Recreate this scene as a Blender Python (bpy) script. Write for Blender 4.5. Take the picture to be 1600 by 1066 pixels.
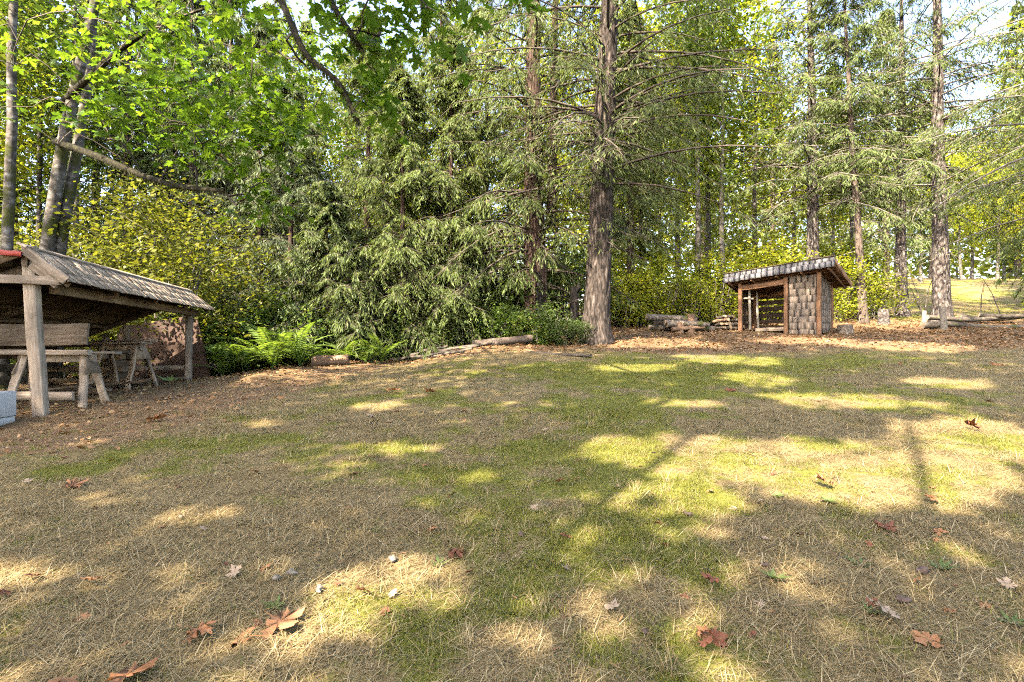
import bpy, math
import numpy as np
from mathutils import Vector, Matrix

for o in list(bpy.data.objects):
    bpy.data.objects.remove(o)
scene = bpy.context.scene
COL = scene.collection

# ------------------------------------------------------------------ camera
FPX = 850.0            # focal length in pixels of a 1600 px wide picture
HOR = 545.0            # picture row of the horizon
CAMZ = 1.35
cam_data = bpy.data.cameras.new('camera')
cam_data.sensor_width = 36.0
cam_data.lens = 36.0 * FPX / 1600.0
cam_data.shift_y = (HOR - 533.0) / 1600.0
cam_data.clip_start = 0.05
cam_data.clip_end = 2000.0
cam = bpy.data.objects.new('camera', cam_data)
cam.location = (0, 0, CAMZ)
cam.rotation_euler = (math.radians(90), 0, 0)
COL.objects.link(cam)
scene.camera = cam

# ------------------------------------------------------------------ light
SUN = Vector((-0.40, -0.58, 0.70)).normalized()      # towards the sun
sun_el = math.asin(SUN.z)
sun_az = math.atan2(SUN.x, SUN.y)
world = bpy.data.worlds.new('World')
scene.world = world
world.use_nodes = True
wn = world.node_tree
for n in list(wn.nodes):
    wn.nodes.remove(n)
sky = wn.nodes.new('ShaderNodeTexSky')
sky.sky_type = 'NISHITA'
sky.sun_disc = False
sky.sun_elevation = sun_el
sky.sun_rotation = sun_az
sky.air_density = 1.0
sky.dust_density = 1.5
sky.ozone_density = 1.0
bg = wn.nodes.new('ShaderNodeBackground')
bg.inputs['Strength'].default_value = 0.15
wo = wn.nodes.new('ShaderNodeOutputWorld')
wn.links.new(sky.outputs[0], bg.inputs[0])
wn.links.new(bg.outputs[0], wo.inputs[0])
sun_data = bpy.data.lights.new('sun', 'SUN')
sun_data.energy = 5.0
sun_data.angle = math.radians(0.53)
sun_data.color = (1.0, 0.95, 0.86)
sun = bpy.data.objects.new('sun', sun_data)
sun.rotation_euler = SUN.to_track_quat('Z', 'Y').to_euler()
sun.location = (-30, -10, 40)
COL.objects.link(sun)

vs = scene.view_settings
vs.view_transform = 'Standard'
vs.look = 'None'
vs.gamma = 1.0
vs.use_curve_mapping = False
vs.exposure = 2.75
vs.use_white_balance = True
vs.white_balance_temperature = 7200.0
vs.white_balance_tint = 15.0
scene.render.engine = 'CYCLES'
cy = scene.cycles
cy.use_denoising = False
cy.filter_width = 1.15
cy.use_adaptive_sampling = True
cy.adaptive_threshold = 0.03
cy.max_bounces = 4
cy.diffuse_bounces = 4
cy.use_fast_gi = True
cy.fast_gi_method = 'REPLACE'
cy.ao_bounces = 1
cy.ao_bounces_render = 1
world.light_settings.distance = 7.0
world.light_settings.ao_factor = 0.75
cy.transmission_bounces = 4
cy.glossy_bounces = 2
cy.transparent_max_bounces = 4
cy.caustics_reflective = False
cy.caustics_refractive = False

# ------------------------------------------------------------------ helpers
RS = np.random.RandomState
R3 = RS(11)


def _hash(ix, iy, seed):
    n = (ix.astype(np.int64) * 374761393 + iy.astype(np.int64) * 668265263 + seed * 974711) & 0x7fffffff
    n = ((n ^ (n >> 13)) * 1274126177) & 0x7fffffff
    n = ((n ^ (n >> 15)) * 2246822519) & 0x7fffffff
    return (n & 0xffff) / 65535.0


def vnoise(x, y, seed=0):
    x = np.asarray(x, float); y = np.asarray(y, float)
    ix = np.floor(x); iy = np.floor(y)
    fx = x - ix; fy = y - iy
    fx = fx * fx * (3 - 2 * fx); fy = fy * fy * (3 - 2 * fy)
    a = _hash(ix, iy, seed); b = _hash(ix + 1, iy, seed)
    c = _hash(ix, iy + 1, seed); d = _hash(ix + 1, iy + 1, seed)
    return (a * (1 - fx) + b * fx) * (1 - fy) + (c * (1 - fx) + d * fx) * fy


def fbm(x, y, seed=0, octv=4):
    s = 0.0; a = 0.5; f = 1.0
    for k in range(octv):
        s = s + a * (vnoise(np.asarray(x) * f + 17.3 * k, np.asarray(y) * f - 9.1 * k, seed + k) - 0.5)
        a *= 0.5; f *= 2.03
    return s          # about -0.5..0.5


def sm(a, b, x):
    t = np.clip((np.asarray(x, float) - a) / (b - a), 0, 1)
    return t * t * (3 - 2 * t)


def sp(x, k=1.5):
    return 0.5 * (x + np.sqrt(x * x + k))


def g(x, y):
    """height of the ground"""
    x = np.asarray(x, float); y = np.asarray(y, float)
    z = 0.118 * sp(y - 2.0) - 0.02
    z = z - 0.12 * sp(y - 7.0) * (.5 * sm(-.5, -3.0, x) + .5 * sm(-5.0, -8.0, x))
    z = z + 0.10 * sp(y - 20.0, 4.0) * sm(6.0, 16.0, x) * sm(90, 40, y)
    z = z - 0.06 * sp(y - 40.0, 8.0)
    z = z + 0.10 * fbm(x * .30, y * .30, 3, 3) * sm(1.0, 5.0, y) + 0.05 * fbm(x * 1.4, y * 1.4, 5, 3)
    return z


def gz(x, y):
    return float(g(x, y))


def at(px, py, Y):
    """point that the photograph shows at (px, py), Y metres ahead of the camera"""
    return Vector(((px - 800) / FPX * Y, Y, CAMZ + (HOR - py) / FPX * Y))


def on_ground(px, Y):
    x = (px - 800) / FPX * Y
    return Vector((x, Y, gz(x, Y)))


def hit(px, py):
    """ground point under a pixel"""
    lo = 0.5
    for Y in np.arange(0.8, 60, 0.05):
        p = at(px, py, Y)
        if p.z < gz(p.x, p.y):
            break
        lo = Y
    return at(px, py, lo + .025)


# --- sunlit openings on the lawn (gaps in the canopy fall on these)
LIT = []
for (px, py, rx, ry) in [
        (1240, 722, 270, 38), (1150, 700, 160, 26), (1060, 770, 120, 26), (1420, 765, 110, 22), (1330, 626, 110, 15),
        (1530, 675, 120, 26), (1590, 700, 60, 60), (575, 930, 110, 62), (520, 900, 60, 40), (200, 776, 70, 11), (60, 880, 110, 26),
        (260, 880, 80, 14), (775, 745, 60, 11), (1185, 592, 50, 9), (1075, 628, 55, 8), (620, 700, 60, 8),
        (600, 632, 50, 6), (1480, 600, 60, 8), (960, 690, 50, 12), (1590, 920, 30, 90), (330, 945, 40, 12),
        (700, 880, 40, 14), (450, 1010, 40, 14), (1000, 575, 60, 6),
        (470, 570, 90, 6), (350, 590, 40, 6), (1140, 560, 70, 6), (1400, 540, 90, 7), (1010, 535, 90, 7), (1250, 532, 80, 5),
        (400, 660, 50, 6), (150, 690, 30, 6), (1330, 740, 170, 40), (590, 960, 80, 50), (520, 720, 60, 8), (330, 800, 60, 8), (900, 820, 40, 10), (1240, 870, 40, 9), (1380, 900, 30, 9), (820, 960, 40, 14)]:
    c = hit(px, py)
    e = hit(px, py + ry)
    LIT.append((c.x, c.y, 1.12 * rx / FPX * c.y, 1.2 * max(abs(c.y - e.y), .12)))


def litmask(x, y):
    m = np.zeros_like(x)
    nx = fbm(x * 1.1, y * 1.1, 61, 3) * 1.5
    for (cx, cy_, rx, ry) in LIT:
        d = ((x - cx) / rx) ** 2 + ((y - cy_) / ry) ** 2
        m = np.maximum(m, 1.25 - np.sqrt(d) + nx * .8)
    return m          # > 0.25 inside


def gap_keep(P, rng, strength=1.0, flecks=True):
    """which leaves stay so that the sunlit openings stay open"""
    q = P.copy()
    for _ in range(3):
        t = (P[:, 2] - g(q[:, 0], q[:, 1])) / SUN.z
        q = P - np.outer(t, np.array(SUN))
    m = litmask(q[:, 0], q[:, 1])
    fleck = fbm(q[:, 0] * 2.2, q[:, 1] * 2.2, 77, 2)
    pr = sm(-.22, .32, m)
    if flecks:
        pr = np.maximum(pr, sm(.17, .27, fleck) * np.where(q[:, 1] > 12.5, .95, .8))
    return rng.rand(len(P)) > pr * strength


# --- mesh building
class MB:
    def __init__(self):
        self.V = []; self.F = []; self.n = 0

    def add(self, V, F):
        V = np.asarray(V, float).reshape(-1, 3); F = np.asarray(F, np.int64)
        if len(V) == 0:
            return
        self.V.append(V); self.F.append(F + self.n); self.n += len(V)

    def box(self, lo, hi, M=None):
        x0, y0, z0 = lo; x1, y1, z1 = hi
        V = np.array([[x0, y0, z0], [x1, y0, z0], [x1, y1, z0], [x0, y1, z0], [x0, y0, z1], [x1, y0, z1], [x1, y1, z1], [x0, y1, z1]], float)
        if M is not None:
            V = np.array([list(M @ Vector(v)) for v in V])
        self.add(V, [[0, 3, 2, 1], [4, 5, 6, 7], [0, 1, 5, 4], [1, 2, 6, 5], [2, 3, 7, 6], [3, 0, 4, 7]])

    def beam(self, a, b, w, t, up=(0, 0, 1), taper=1.0):
        """squared timber from a to b, w across, t along up"""
        a = Vector(a); b = Vector(b); d = (b - a).normalized(); up = Vector(up)
        s = d.cross(up)
        if s.length < 1e-3:
            s = d.cross(Vector((1, 0, 0)))
        s.normalize(); u = s.cross(d).normalized()
        V = []
        for p, k in ((a, 1.0), (b, taper)):
            for (i, j) in ((-1, -1), (1, -1), (1, 1), (-1, 1)):
                V.append(list(p + s * (i * w / 2 * k) + u * (j * t / 2 * k)))
        self.add(V, [[0, 1, 2, 3], [7, 6, 5, 4], [0, 4, 5, 1], [1, 5, 6, 2], [2, 6, 7, 3], [3, 7, 4, 0]])

    def tube(self, P, r, n=6, cap=True, rough=0.0, seed=0, flute=0.0):
        P = np.asarray(P, float); r = np.asarray(r, float)
        m = len(P)
        T = np.gradient(P, axis=0)
        T /= np.linalg.norm(T, axis=1)[:, None] + 1e-9
        ref = np.array([0.31, 0.95, 0.05]) if abs(T[0, 2]) > .6 else np.array([0, 0, 1.0])
        S = np.cross(T, ref); S /= np.linalg.norm(S, axis=1)[:, None] + 1e-9
        U = np.cross(T, S)
        a = np.arange(n) * 2 * np.pi / n
        rr = np.repeat(r[:, None], n, 1)
        if rough > 0:
            A, Z = np.meshgrid(a, np.arange(m))
            cx = np.cos(A) * 3.2; cy2 = np.sin(A) * 3.2
            nz = fbm(cx * 2.2 + Z * .13 + seed, cy2 * 2.2 + Z * .35, seed, 3) + .5 * fbm(A * 4 + seed, Z * .9, seed + 3, 2)
            rr = rr * (1 + rough * nz * 2)
        if flute > 0:
            A, Z = np.meshgrid(a, np.arange(m))
            rr = rr * (1 + flute * np.sin(A * 5 + seed) * np.exp(-Z / (m * .18)) + flute * .6 * np.sin(A * 8 + 2 * seed) * np.exp(-Z / (m * .12)))
        V = P[:, None, :] + rr[..., None] * (np.cos(a)[None, :, None] * S[:, None, :] + np.sin(a)[None, :, None] * U[:, None, :])
        V = V.reshape(-1, 3)
        i = np.arange(m - 1)[:, None] * n; j = np.arange(n)[None, :]; j2 = (j + 1) % n
        F = np.stack([i + j, i + j2, i + n + j2, i + n + j], -1).reshape(-1, 4)
        self.add(V, F)
        if cap:
            for (row, rev) in ((0, True), (m - 1, False)):
                idx = row * n + np.arange(n)
                c = P[row]
                base = self.n
                VV = np.vstack([V[idx], c[None]])
                FF = np.stack([np.arange(n), (np.arange(n) + 1) % n, np.full(n, n)], -1)
                if rev:
                    FF = FF[:, ::-1]
                self.add(VV, FF)

    def mesh(self, name, mat, smooth=False):
        me = bpy.data.meshes.new(name)
        if self.V:
            V = np.vstack(self.V)
            me.vertices.add(len(V))
            me.vertices.foreach_set('co', V.astype(np.float32).ravel())
            loops = np.concatenate([f.ravel() for f in self.F])
            sizes = np.concatenate([np.full(len(f), f.shape[1]) for f in self.F])
            starts = np.concatenate([[0], np.cumsum(sizes)[:-1]])
            me.loops.add(len(loops))
            me.loops.foreach_set('vertex_index', loops.astype(np.int32))
            me.polygons.add(len(sizes))
            me.polygons.foreach_set('loop_start', starts.astype(np.int32))
            me.polygons.foreach_set('loop_total', sizes.astype(np.int32))
            if smooth:
                me.polygons.foreach_set('use_smooth', np.ones(len(sizes), bool))
            me.update(calc_edges=True)
        if mat:
            me.materials.append(mat)
        return me

    def build(self, name, mat, parent=None, smooth=False, loc=None):
        return link(name, self.mesh(name, mat, smooth), parent, loc)


def link(name, me, parent=None, loc=None, rot=None, scale=None):
    o = bpy.data.objects.new(name, me)
    COL.objects.link(o)
    if parent is not None:
        o.parent = parent
    if loc is not None:
        o.location = loc
    if rot is not None:
        o.rotation_euler = rot
    if scale is not None:
        o.scale = scale if hasattr(scale, '__len__') else (scale,) * 3
    return o


def tag(o, label=None, cat=None, group=None, kind=None):
    if label: o['label'] = label
    if cat: o['category'] = cat
    if group: o['group'] = group
    if kind: o['kind'] = kind
    return o


def empty(name, loc, rz=0.0, label=None, cat=None, group=None, scale=1.0):
    o = bpy.data.objects.new(name, None)
    COL.objects.link(o)
    o.location = loc
    o.rotation_euler = (0, 0, rz)
    o.scale = (scale,) * 3 if not hasattr(scale, '__len__') else scale
    o.empty_display_size = .2
    tag(o, label, cat, group)
    return o


def unit(a):
    return a / (np.linalg.norm(a, axis=-1, keepdims=True) + 1e-9)


def kites(P, D, L, W, rng, nrm=None, fold=0.0, wide=.45):
    """leaf / needle spray quads: base P, direction D, length L, width W"""
    n = len(P)
    D = unit(D)
    if nrm is None:
        nrm = rng.randn(n, 3)
    S = unit(np.cross(D, nrm)); N = np.cross(S, D)
    L = np.broadcast_to(L, n)[:, None]; W = np.broadcast_to(W, n)[:, None]
    mid = P + D * L * wide - N * (fold * W)
    V = np.stack([P, mid + S * W * .5 + N * fold * W, P + D * L, mid - S * W * .5 + N * fold * W], 1).reshape(-1, 3)
    F = np.arange(n)[:, None] * 4 + np.arange(4)[None, :]
    return V, F


# ------------------------------------------------------------------ materials
MATS = {}


def new_mat(name):
    m = bpy.data.materials.new(name)
    m.use_nodes = True
    nt = m.node_tree
    for n in list(nt.nodes):
        nt.nodes.remove(n)
    MATS[name] = m
    return m, nt, nt.nodes, nt.links


def ramp(nodes, stops):
    r = nodes.new('ShaderNodeValToRGB')
    e = r.color_ramp.elements
    while len(e) < len(stops):
        e.new(0.5)
    for k, (p, c) in enumerate(stops):
        e[k].position = p
        e[k].color = (c[0], c[1], c[2], 1)
    return r


def mat_leaf(name, stops, trans=0.45, rough=0.45, spec=0.25, warm=(1.0, 1.0, 0.55)):
    m, nt, N, Lk = new_mat(name)
    geo = N.new('ShaderNodeNewGeometry'); oi = N.new('ShaderNodeObjectInfo')
    mx = N.new('ShaderNodeMath'); mx.operation = 'MULTIPLY_ADD'
    mx.inputs[1].default_value = 0.8
    mul = N.new('ShaderNodeMath'); mul.operation = 'MULTIPLY'; mul.inputs[1].default_value = 0.2
    Lk.new(geo.outputs['Random Per Island'], mx.inputs[0])
    Lk.new(oi.outputs['Random'], mul.inputs[0]); Lk.new(mul.outputs[0], mx.inputs[2])
    r = ramp(N, stops)
    Lk.new(mx.outputs[0], r.inputs[0])
    d = N.new('ShaderNodeBsdfPrincipled')
    d.inputs['Roughness'].default_value = rough
    d.inputs['Specular IOR Level'].default_value = spec
    t = N.new('ShaderNodeBsdfTranslucent')
    tint = N.new('ShaderNodeMix'); tint.data_type = 'RGBA'; tint.blend_type = 'MULTIPLY'
    tint.inputs[0].default_value = 1.0
    tint.inputs[7].default_value = (warm[0] * 1.6, warm[1] * 1.6, warm[2] * 1.3, 1)
    Lk.new(r.outputs[0], tint.inputs[6])
    Lk.new(r.outputs[0], d.inputs['Base Color']); Lk.new(tint.outputs[2], t.inputs['Color'])
    mix = N.new('ShaderNodeMixShader'); mix.inputs[0].default_value = trans
    out = N.new('ShaderNodeOutputMaterial')
    Lk.new(d.outputs[0], mix.inputs[1]); Lk.new(t.outputs[0], mix.inputs[2]); Lk.new(mix.outputs[0], out.inputs[0])
    return m


def mat_wood(name, c1, c2, c3, scale=(2, 2, 14), bump=0.4, rough=0.85, axis='z', objvar=0.35, moss=None, coord='Object'):
    """weathered timber: grain stretched along one axis, each board a little different"""
    m, nt, N, Lk = new_mat(name)
    tc = N.new('ShaderNodeTexCoord'); mp = N.new('ShaderNodeMapping')
    s = {'z': (14, 14, 1.2), 'x': (1.2, 14, 14), 'y': (14, 1.2, 14)}[axis]
    mp.inputs['Scale'].default_value = s
    oi = N.new('ShaderNodeObjectInfo')
    addv = N.new('ShaderNodeVectorMath'); addv.operation = 'ADD'
    sc = N.new('ShaderNodeVectorMath'); sc.operation = 'SCALE'; sc.inputs[0].default_value = (7, 5, 9)
    Lk.new(oi.outputs['Random'], sc.inputs['Scale'])
    Lk.new(tc.outputs[coord], addv.inputs[0]); Lk.new(sc.outputs[0], addv.inputs[1])
    Lk.new(addv.outputs[0], mp.inputs[0])
    n1 = N.new('ShaderNodeTexNoise'); n1.inputs['Scale'].default_value = 2.2; n1.inputs['Detail'].default_value = 8; n1.inputs['Roughness'].default_value = .7
    n2 = N.new('ShaderNodeTexNoise'); n2.inputs['Scale'].default_value = 3.0; n2.inputs['Detail'].default_value = 4
    Lk.new(mp.outputs[0], n1.inputs[0]); Lk.new(addv.outputs[0], n2.inputs[0])
    r = ramp(N, [(.30, c1), (.52, c2), (.72, c3)])
    Lk.new(n1.outputs[0], r.inputs[0])
    hsv = N.new('ShaderNodeHueSaturation')
    mr = N.new('ShaderNodeMapRange'); mr.inputs[3].default_value = 1 - objvar; mr.inputs[4].default_value = 1 + objvar
    Lk.new(oi.outputs['Random'], mr.inputs[0]); Lk.new(mr.outputs[0], hsv.inputs['Value']); Lk.new(r.outputs[0], hsv.inputs['Color'])
    r2 = ramp(N, [(.35, (.62, .62, .62)), (.65, (1.15, 1.12, 1.1))])
    Lk.new(n2.outputs[0], r2.inputs[0])
    mu = N.new('ShaderNodeMix'); mu.data_type = 'RGBA'; mu.blend_type = 'MULTIPLY'; mu.inputs[0].default_value = 1
    Lk.new(hsv.outputs[0], mu.inputs[6]); Lk.new(r2.outputs[0], mu.inputs[7])
    colout = mu.outputs[2]
    if moss is not None:
        n3 = N.new('ShaderNodeTexNoise'); n3.inputs['Scale'].default_value = moss[3]; n3.inputs['Detail'].default_value = 5
        Lk.new(addv.outputs[0], n3.inputs[0])
        r3 = ramp(N, [(moss[4], (0, 0, 0)), (moss[4] + .12, (1, 1, 1))])
        Lk.new(n3.outputs[0], r3.inputs[0])
        mm = N.new('ShaderNodeMix'); mm.data_type = 'RGBA'
        Lk.new(r3.outputs[0], mm.inputs[0]); Lk.new(colout, mm.inputs[6]); mm.inputs[7].default_value = (moss[0], moss[1], moss[2], 1)
        colout = mm.outputs[2]
    p = N.new('ShaderNodeBsdfPrincipled'); p.inputs['Roughness'].default_value = rough; p.inputs['Specular IOR Level'].default_value = .2
    Lk.new(colout, p.inputs['Base Color'])
    b = N.new('ShaderNodeBump'); b.inputs['Strength'].default_value = bump; b.inputs['Distance'].default_value = .02
    Lk.new(n1.outputs[0], b.inputs['Height']); Lk.new(b.outputs[0], p.inputs['Normal'])
    out = N.new('ShaderNodeOutputMaterial'); Lk.new(p.outputs[0], out.inputs[0])
    return m


def mat_bark(name, dark, mid, light, zs=1.6, xs=9, moss=None, bump=1.0, contrast=(.32, .55, .75)):
    m, nt, N, Lk = new_mat(name)
    tc = N.new('ShaderNodeTexCoord'); mp = N.new('ShaderNodeMapping')
    mp.inputs['Scale'].default_value = (xs, xs, zs)
    Lk.new(tc.outputs['Object'], mp.inputs[0])
    vo = N.new('ShaderNodeTexVoronoi'); vo.feature = 'DISTANCE_TO_EDGE'; vo.inputs['Scale'].default_value = 1.3
    no = N.new('ShaderNodeTexNoise'); no.inputs['Scale'].default_value = 1.6; no.inputs['Detail'].default_value = 8; no.inputs['Roughness'].default_value = .68
    wv = N.new('ShaderNodeVectorMath'); wv.operation = 'ADD'
    Lk.new(mp.outputs[0], no.inputs[0])
    Lk.new(mp.outputs[0], wv.inputs[0]); Lk.new(no.outputs['Color'], wv.inputs[1]); Lk.new(wv.outputs[0], vo.inputs[0])
    mx = N.new('ShaderNodeMath'); mx.operation = 'MULTIPLY_ADD'; mx.inputs[1].default_value = .55
    Lk.new(vo.outputs['Distance'], mx.inputs[0])
    m2 = N.new('ShaderNodeMath'); m2.operation = 'MULTIPLY'; m2.inputs[1].default_value = .85
    Lk.new(no.outputs[0], m2.inputs[0]); Lk.new(m2.outputs[0], mx.inputs[2])
    r = ramp(N, [(contrast[0], dark), (contrast[1], mid), (contrast[2], light)])
    Lk.new(mx.outputs[0], r.inputs[0])
    col = r.outputs[0]
    if moss is not None:
        n3 = N.new('ShaderNodeTexNoise'); n3.inputs['Scale'].default_value = moss[3]; n3.inputs['Detail'].default_value = 6
        Lk.new(tc.outputs['Object'], n3.inputs[0])
        r3 = ramp(N, [(moss[4], (0, 0, 0)), (moss[4] + .1, (1, 1, 1))])
        Lk.new(n3.outputs[0], r3.inputs[0])
        mm = N.new('ShaderNodeMix'); mm.data_type = 'RGBA'
        Lk.new(r3.outputs[0], mm.inputs[0]); Lk.new(col, mm.inputs[6]); mm.inputs[7].default_value = (moss[0], moss[1], moss[2], 1)
        col = mm.outputs[2]
    p = N.new('ShaderNodeBsdfPrincipled'); p.inputs['Roughness'].default_value = .9; p.inputs['Specular IOR Level'].default_value = .15
    Lk.new(col, p.inputs['Base Color'])
    b = N.new('ShaderNodeBump'); b.inputs['Strength'].default_value = bump; b.inputs['Distance'].default_value = .04
    Lk.new(mx.outputs[0], b.inputs['Height']); Lk.new(b.outputs[0], p.inputs['Normal'])
    out = N.new('ShaderNodeOutputMaterial'); Lk.new(p.outputs[0], out.inputs[0])
    return m


def mat_plain(name, c, rough=.7, var=.25, scale=8.0, spec=.3):
    m, nt, N, Lk = new_mat(name)
    tc = N.new('ShaderNodeTexCoord')
    no = N.new('ShaderNodeTexNoise'); no.inputs['Scale'].default_value = scale; no.inputs['Detail'].default_value = 6
    Lk.new(tc.outputs['Object'], no.inputs[0])
    r = ramp(N, [(.3, [k * (1 - var) for k in c]), (.7, [min(1, k * (1 + var)) for k in c])])
    Lk.new(no.outputs[0], r.inputs[0])
    p = N.new('ShaderNodeBsdfPrincipled'); p.inputs['Roughness'].default_value = rough; p.inputs['Specular IOR Level'].default_value = spec
    Lk.new(r.outputs[0], p.inputs['Base Color'])
    b = N.new('ShaderNodeBump'); b.inputs['Strength'].default_value = .3; b.inputs['Distance'].default_value = .01
    Lk.new(no.outputs[0], b.inputs['Height']); Lk.new(b.outputs[0], p.inputs['Normal'])
    out = N.new('ShaderNodeOutputMaterial'); Lk.new(p.outputs[0], out.inputs[0])
    return m


L_MAPLE = mat_leaf('maple_leaf_green', [(0, (.045, .095, .018)), (.5, (.075, .145, .022)), (.80, (.125, .195, .03)), (.93, (.21, .24, .035)), (1, (.30, .22, .03))], trans=.55, warm=(1.15, 1.05, .5))
L_YG = mat_leaf('leaf_yellow_green', [(0, (.13, .17, .022)), (.5, (.22, .25, .032)), (.9, (.33, .32, .045)), (1, (.40, .31, .05))], trans=.5)
L_ALDER = mat_leaf('leaf_mid_green', [(0, (.06, .105, .022)), (.5, (.10, .15, .030)), (1, (.18, .20, .045))], trans=.45)
L_GOLD = mat_leaf('leaf_golden', [(0, (.095, .11, .022)), (.5, (.13, .14, .026)), (.85, (.17, .165, .03)), (1, (.22, .18, .035))], trans=.45)
L_SHRUB = mat_leaf('leaf_shrub_green', [(0, (.045, .085, .018)), (.5, (.075, .125, .024)), (.92, (.11, .17, .03)), (1, (.28, .19, .04))], trans=.42)
L_DARK = mat_leaf('leaf_dark_shrub', [(0, (.035, .065, .018)), (.6, (.065, .10, .025)), (1, (.11, .14, .04))], trans=.35)
L_FIR = mat_leaf('needle_fir', [(0, (.055, .080, .026)), (.5, (.095, .128, .038)), (.85, (.13, .165, .045)), (1, (.17, .185, .06))], trans=.30, rough=.55)
L_HEM = mat_leaf('needle_hemlock', [(0, (.06, .09, .032)), (.5, (.10, .135, .042)), (.9, (.155, .185, .055)), (1, (.21, .23, .08))], trans=.32, rough=.5)
L_CEDAR = mat_leaf('cedar_spray', [(0, (.06, .085, .026)), (.5, (.105, .14, .038)), (.85, (.14, .175, .045)), (1, (.19, .20, .06))], trans=.35, rough=.5)
L_BLUE = mat_leaf('needle_grey_green', [(0, (.06, .085, .036)), (.5, (.10, .13, .055)), (1, (.17, .20, .09))], trans=.25, rough=.5)
L_FERN = mat_leaf('fern_frond', [(0, (.10, .165, .035)), (.6, (.15, .23, .045)), (1, (.24, .30, .08))], trans=.4)
L_WEED = mat_leaf('weed_leaf', [(0, (.07, .115, .03)), (1, (.12, .17, .045))], trans=.3)
L_DRY = mat_leaf('dry_leaf', [(0, (.11, .055, .025)), (.35, (.20, .10, .042)), (.65, (.30, .17, .075)), (.85, (.36, .25, .13)), (1, (.44, .34, .20))], trans=.2, rough=.7, warm=(1, .8, .6))
L_ORANGE = mat_leaf('fallen_leaf_orange', [(0, (.25, .095, .035)), (.5, (.31, .14, .058)), (1, (.38, .20, .10))], trans=.15, rough=.65, warm=(1, .8, .6))
L_RED = mat_leaf('fallen_leaf_red_brown', [(0, (.15, .055, .028)), (1, (.21, .08, .04))], trans=.15, rough=.65, warm=(1, .8, .6))
L_TAN = mat_leaf('fallen_leaf_tan', [(0, (.27, .19, .12)), (1, (.36, .27, .18))], trans=.15, rough=.7, warm=(1, .9, .7))
L_STRAW = mat_leaf('dry_grass_blade', [(0, (.15, .104, .044)), (.45, (.285, .208, .092)), (.8, (.40, .31, .155)), (1, (.49, .40, .24))], trans=.25, rough=.6, warm=(1, .95, .7))
L_GRASS = mat_leaf('green_grass_blade', [(0, (.09, .10, .024)), (.5, (.155, .165, .038)), (1, (.26, .25, .08))], trans=.35)
L_MOSS = mat_leaf('moss_shoot', [(0, (.095, .098, .014)), (.5, (.17, .168, .022)), (1, (.26, .245, .04))], trans=.3)
L_LIMBMOSS = mat_leaf('limb_moss', [(0, (.022, .024, .008)), (1, (.055, .06, .016))], trans=.2, rough=.8)
L_LICHEN = mat_leaf('hanging_lichen', [(0, (.16, .15, .09)), (1, (.28, .27, .17))], trans=.3, rough=.8)

B_FIR = mat_bark('bark_fir', (.015, .012, .009), (.072, .056, .044), (.18, .148, .122), zs=1.9, xs=9, bump=1.0, contrast=(.40, .58, .82))
B_FIRPALE = mat_bark('bark_pale_fir', (.035, .027, .022), (.16, .133, .11), (.36, .32, .275), zs=3.0, xs=8, bump=.9, contrast=(.40, .60, .82))
B_BROWN = mat_bark('bark_brown', (.04, .03, .022), (.12, .09, .065), (.20, .16, .12), zs=2.0, xs=12, bump=.8)
B_ALDER = mat_bark('bark_alder', (.045, .038, .028), (.125, .11, .088), (.30, .28, .245), zs=5.0, xs=4, moss=(.055, .058, .018, 2.6, .50), bump=.5, contrast=(.36, .55, .80))
B_CEDAR = mat_bark('bark_cedar', (.02, .013, .010), (.075, .048, .034), (.16, .11, .08), zs=.8, xs=14, bump=1.0)
B_MOSSY = mat_bark('bark_mossy', (.010, .008, .005), (.024, .021, .010), (.050, .047, .016), zs=6, xs=6, bump=1.0)
B_TWIG = mat_plain('twig_bark', (.16, .135, .105), .9, .4, 6)
B_DARKTWIG = mat_plain('dark_twig_bark', (.075, .058, .042), .9, .4, 6)
B_CHAR = mat_bark('charred_wood', (.006, .005, .005), (.018, .015, .013), (.04, .034, .03), zs=1.5, xs=10)

W_GREY = mat_wood('wood_weathered_grey', (.15, .115, .08), (.26, .205, .15), (.37, .31, .24), axis='z', objvar=.2)
W_GREYX = mat_wood('wood_weathered_board', (.13, .095, .062), (.24, .18, .12), (.35, .28, .20), axis='x', objvar=.25)
W_DECK = mat_wood('wood_roof_underside', (.13, .085, .045), (.23, .155, .085), (.33, .24, .14), axis='y', objvar=.15)
W_RED = mat_wood('wood_red_brown', (.17, .075, .032), (.30, .14, .06), (.42, .22, .105), axis='z', objvar=.15)
W_DARKIN = mat_wood('wood_dark_slat', (.06, .04, .028), (.11, .075, .05), (.17, .12, .085), axis='x', objvar=.2)
W_POLE = mat_wood('wood_pale_pole', (.16, .135, .10), (.26, .225, .17), (.37, .33, .26), axis='z', objvar=.1)
S_WALL = mat_wood('shingle_wall', (.085, .064, .044), (.175, .137, .10), (.29, .235, .175), axis='z', objvar=.25, bump=.6)
S_ROOF = mat_wood('shingle_roof', (.17, .128, .085), (.34, .27, .19), (.50, .42, .32), axis='y', objvar=.35, bump=.6)
S_FASCIA = mat_wood('shingle_silver', (.10, .095, .09), (.20, .19, .18), (.34, .33, .31), axis='z', objvar=.3, bump=.6)
W_LOG = mat_bark('log_bark', (.06, .045, .03), (.17, .135, .10), (.33, .28, .22), zs=6, xs=6, moss=(.10, .10, .03, 3.0, .60))
W_RAIL = mat_wood('split_rail_grey', (.05, .042, .03), (.115, .094, .07), (.22, .19, .15), axis='x', objvar=.25, moss=(.10, .11, .03, 2.5, .58))
W_CUT = mat_plain('cut_wood_face', (.42, .30, .18), .8, .25, 12)
W_FIRE = mat_wood('firewood_split', (.15, .085, .045), (.28, .17, .10), (.42, .30, .20), axis='x', objvar=.3)
M_RUST = mat_plain('brown_hardboard', (.055, .029, .015), .75, .22, 2.2, .3)
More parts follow.
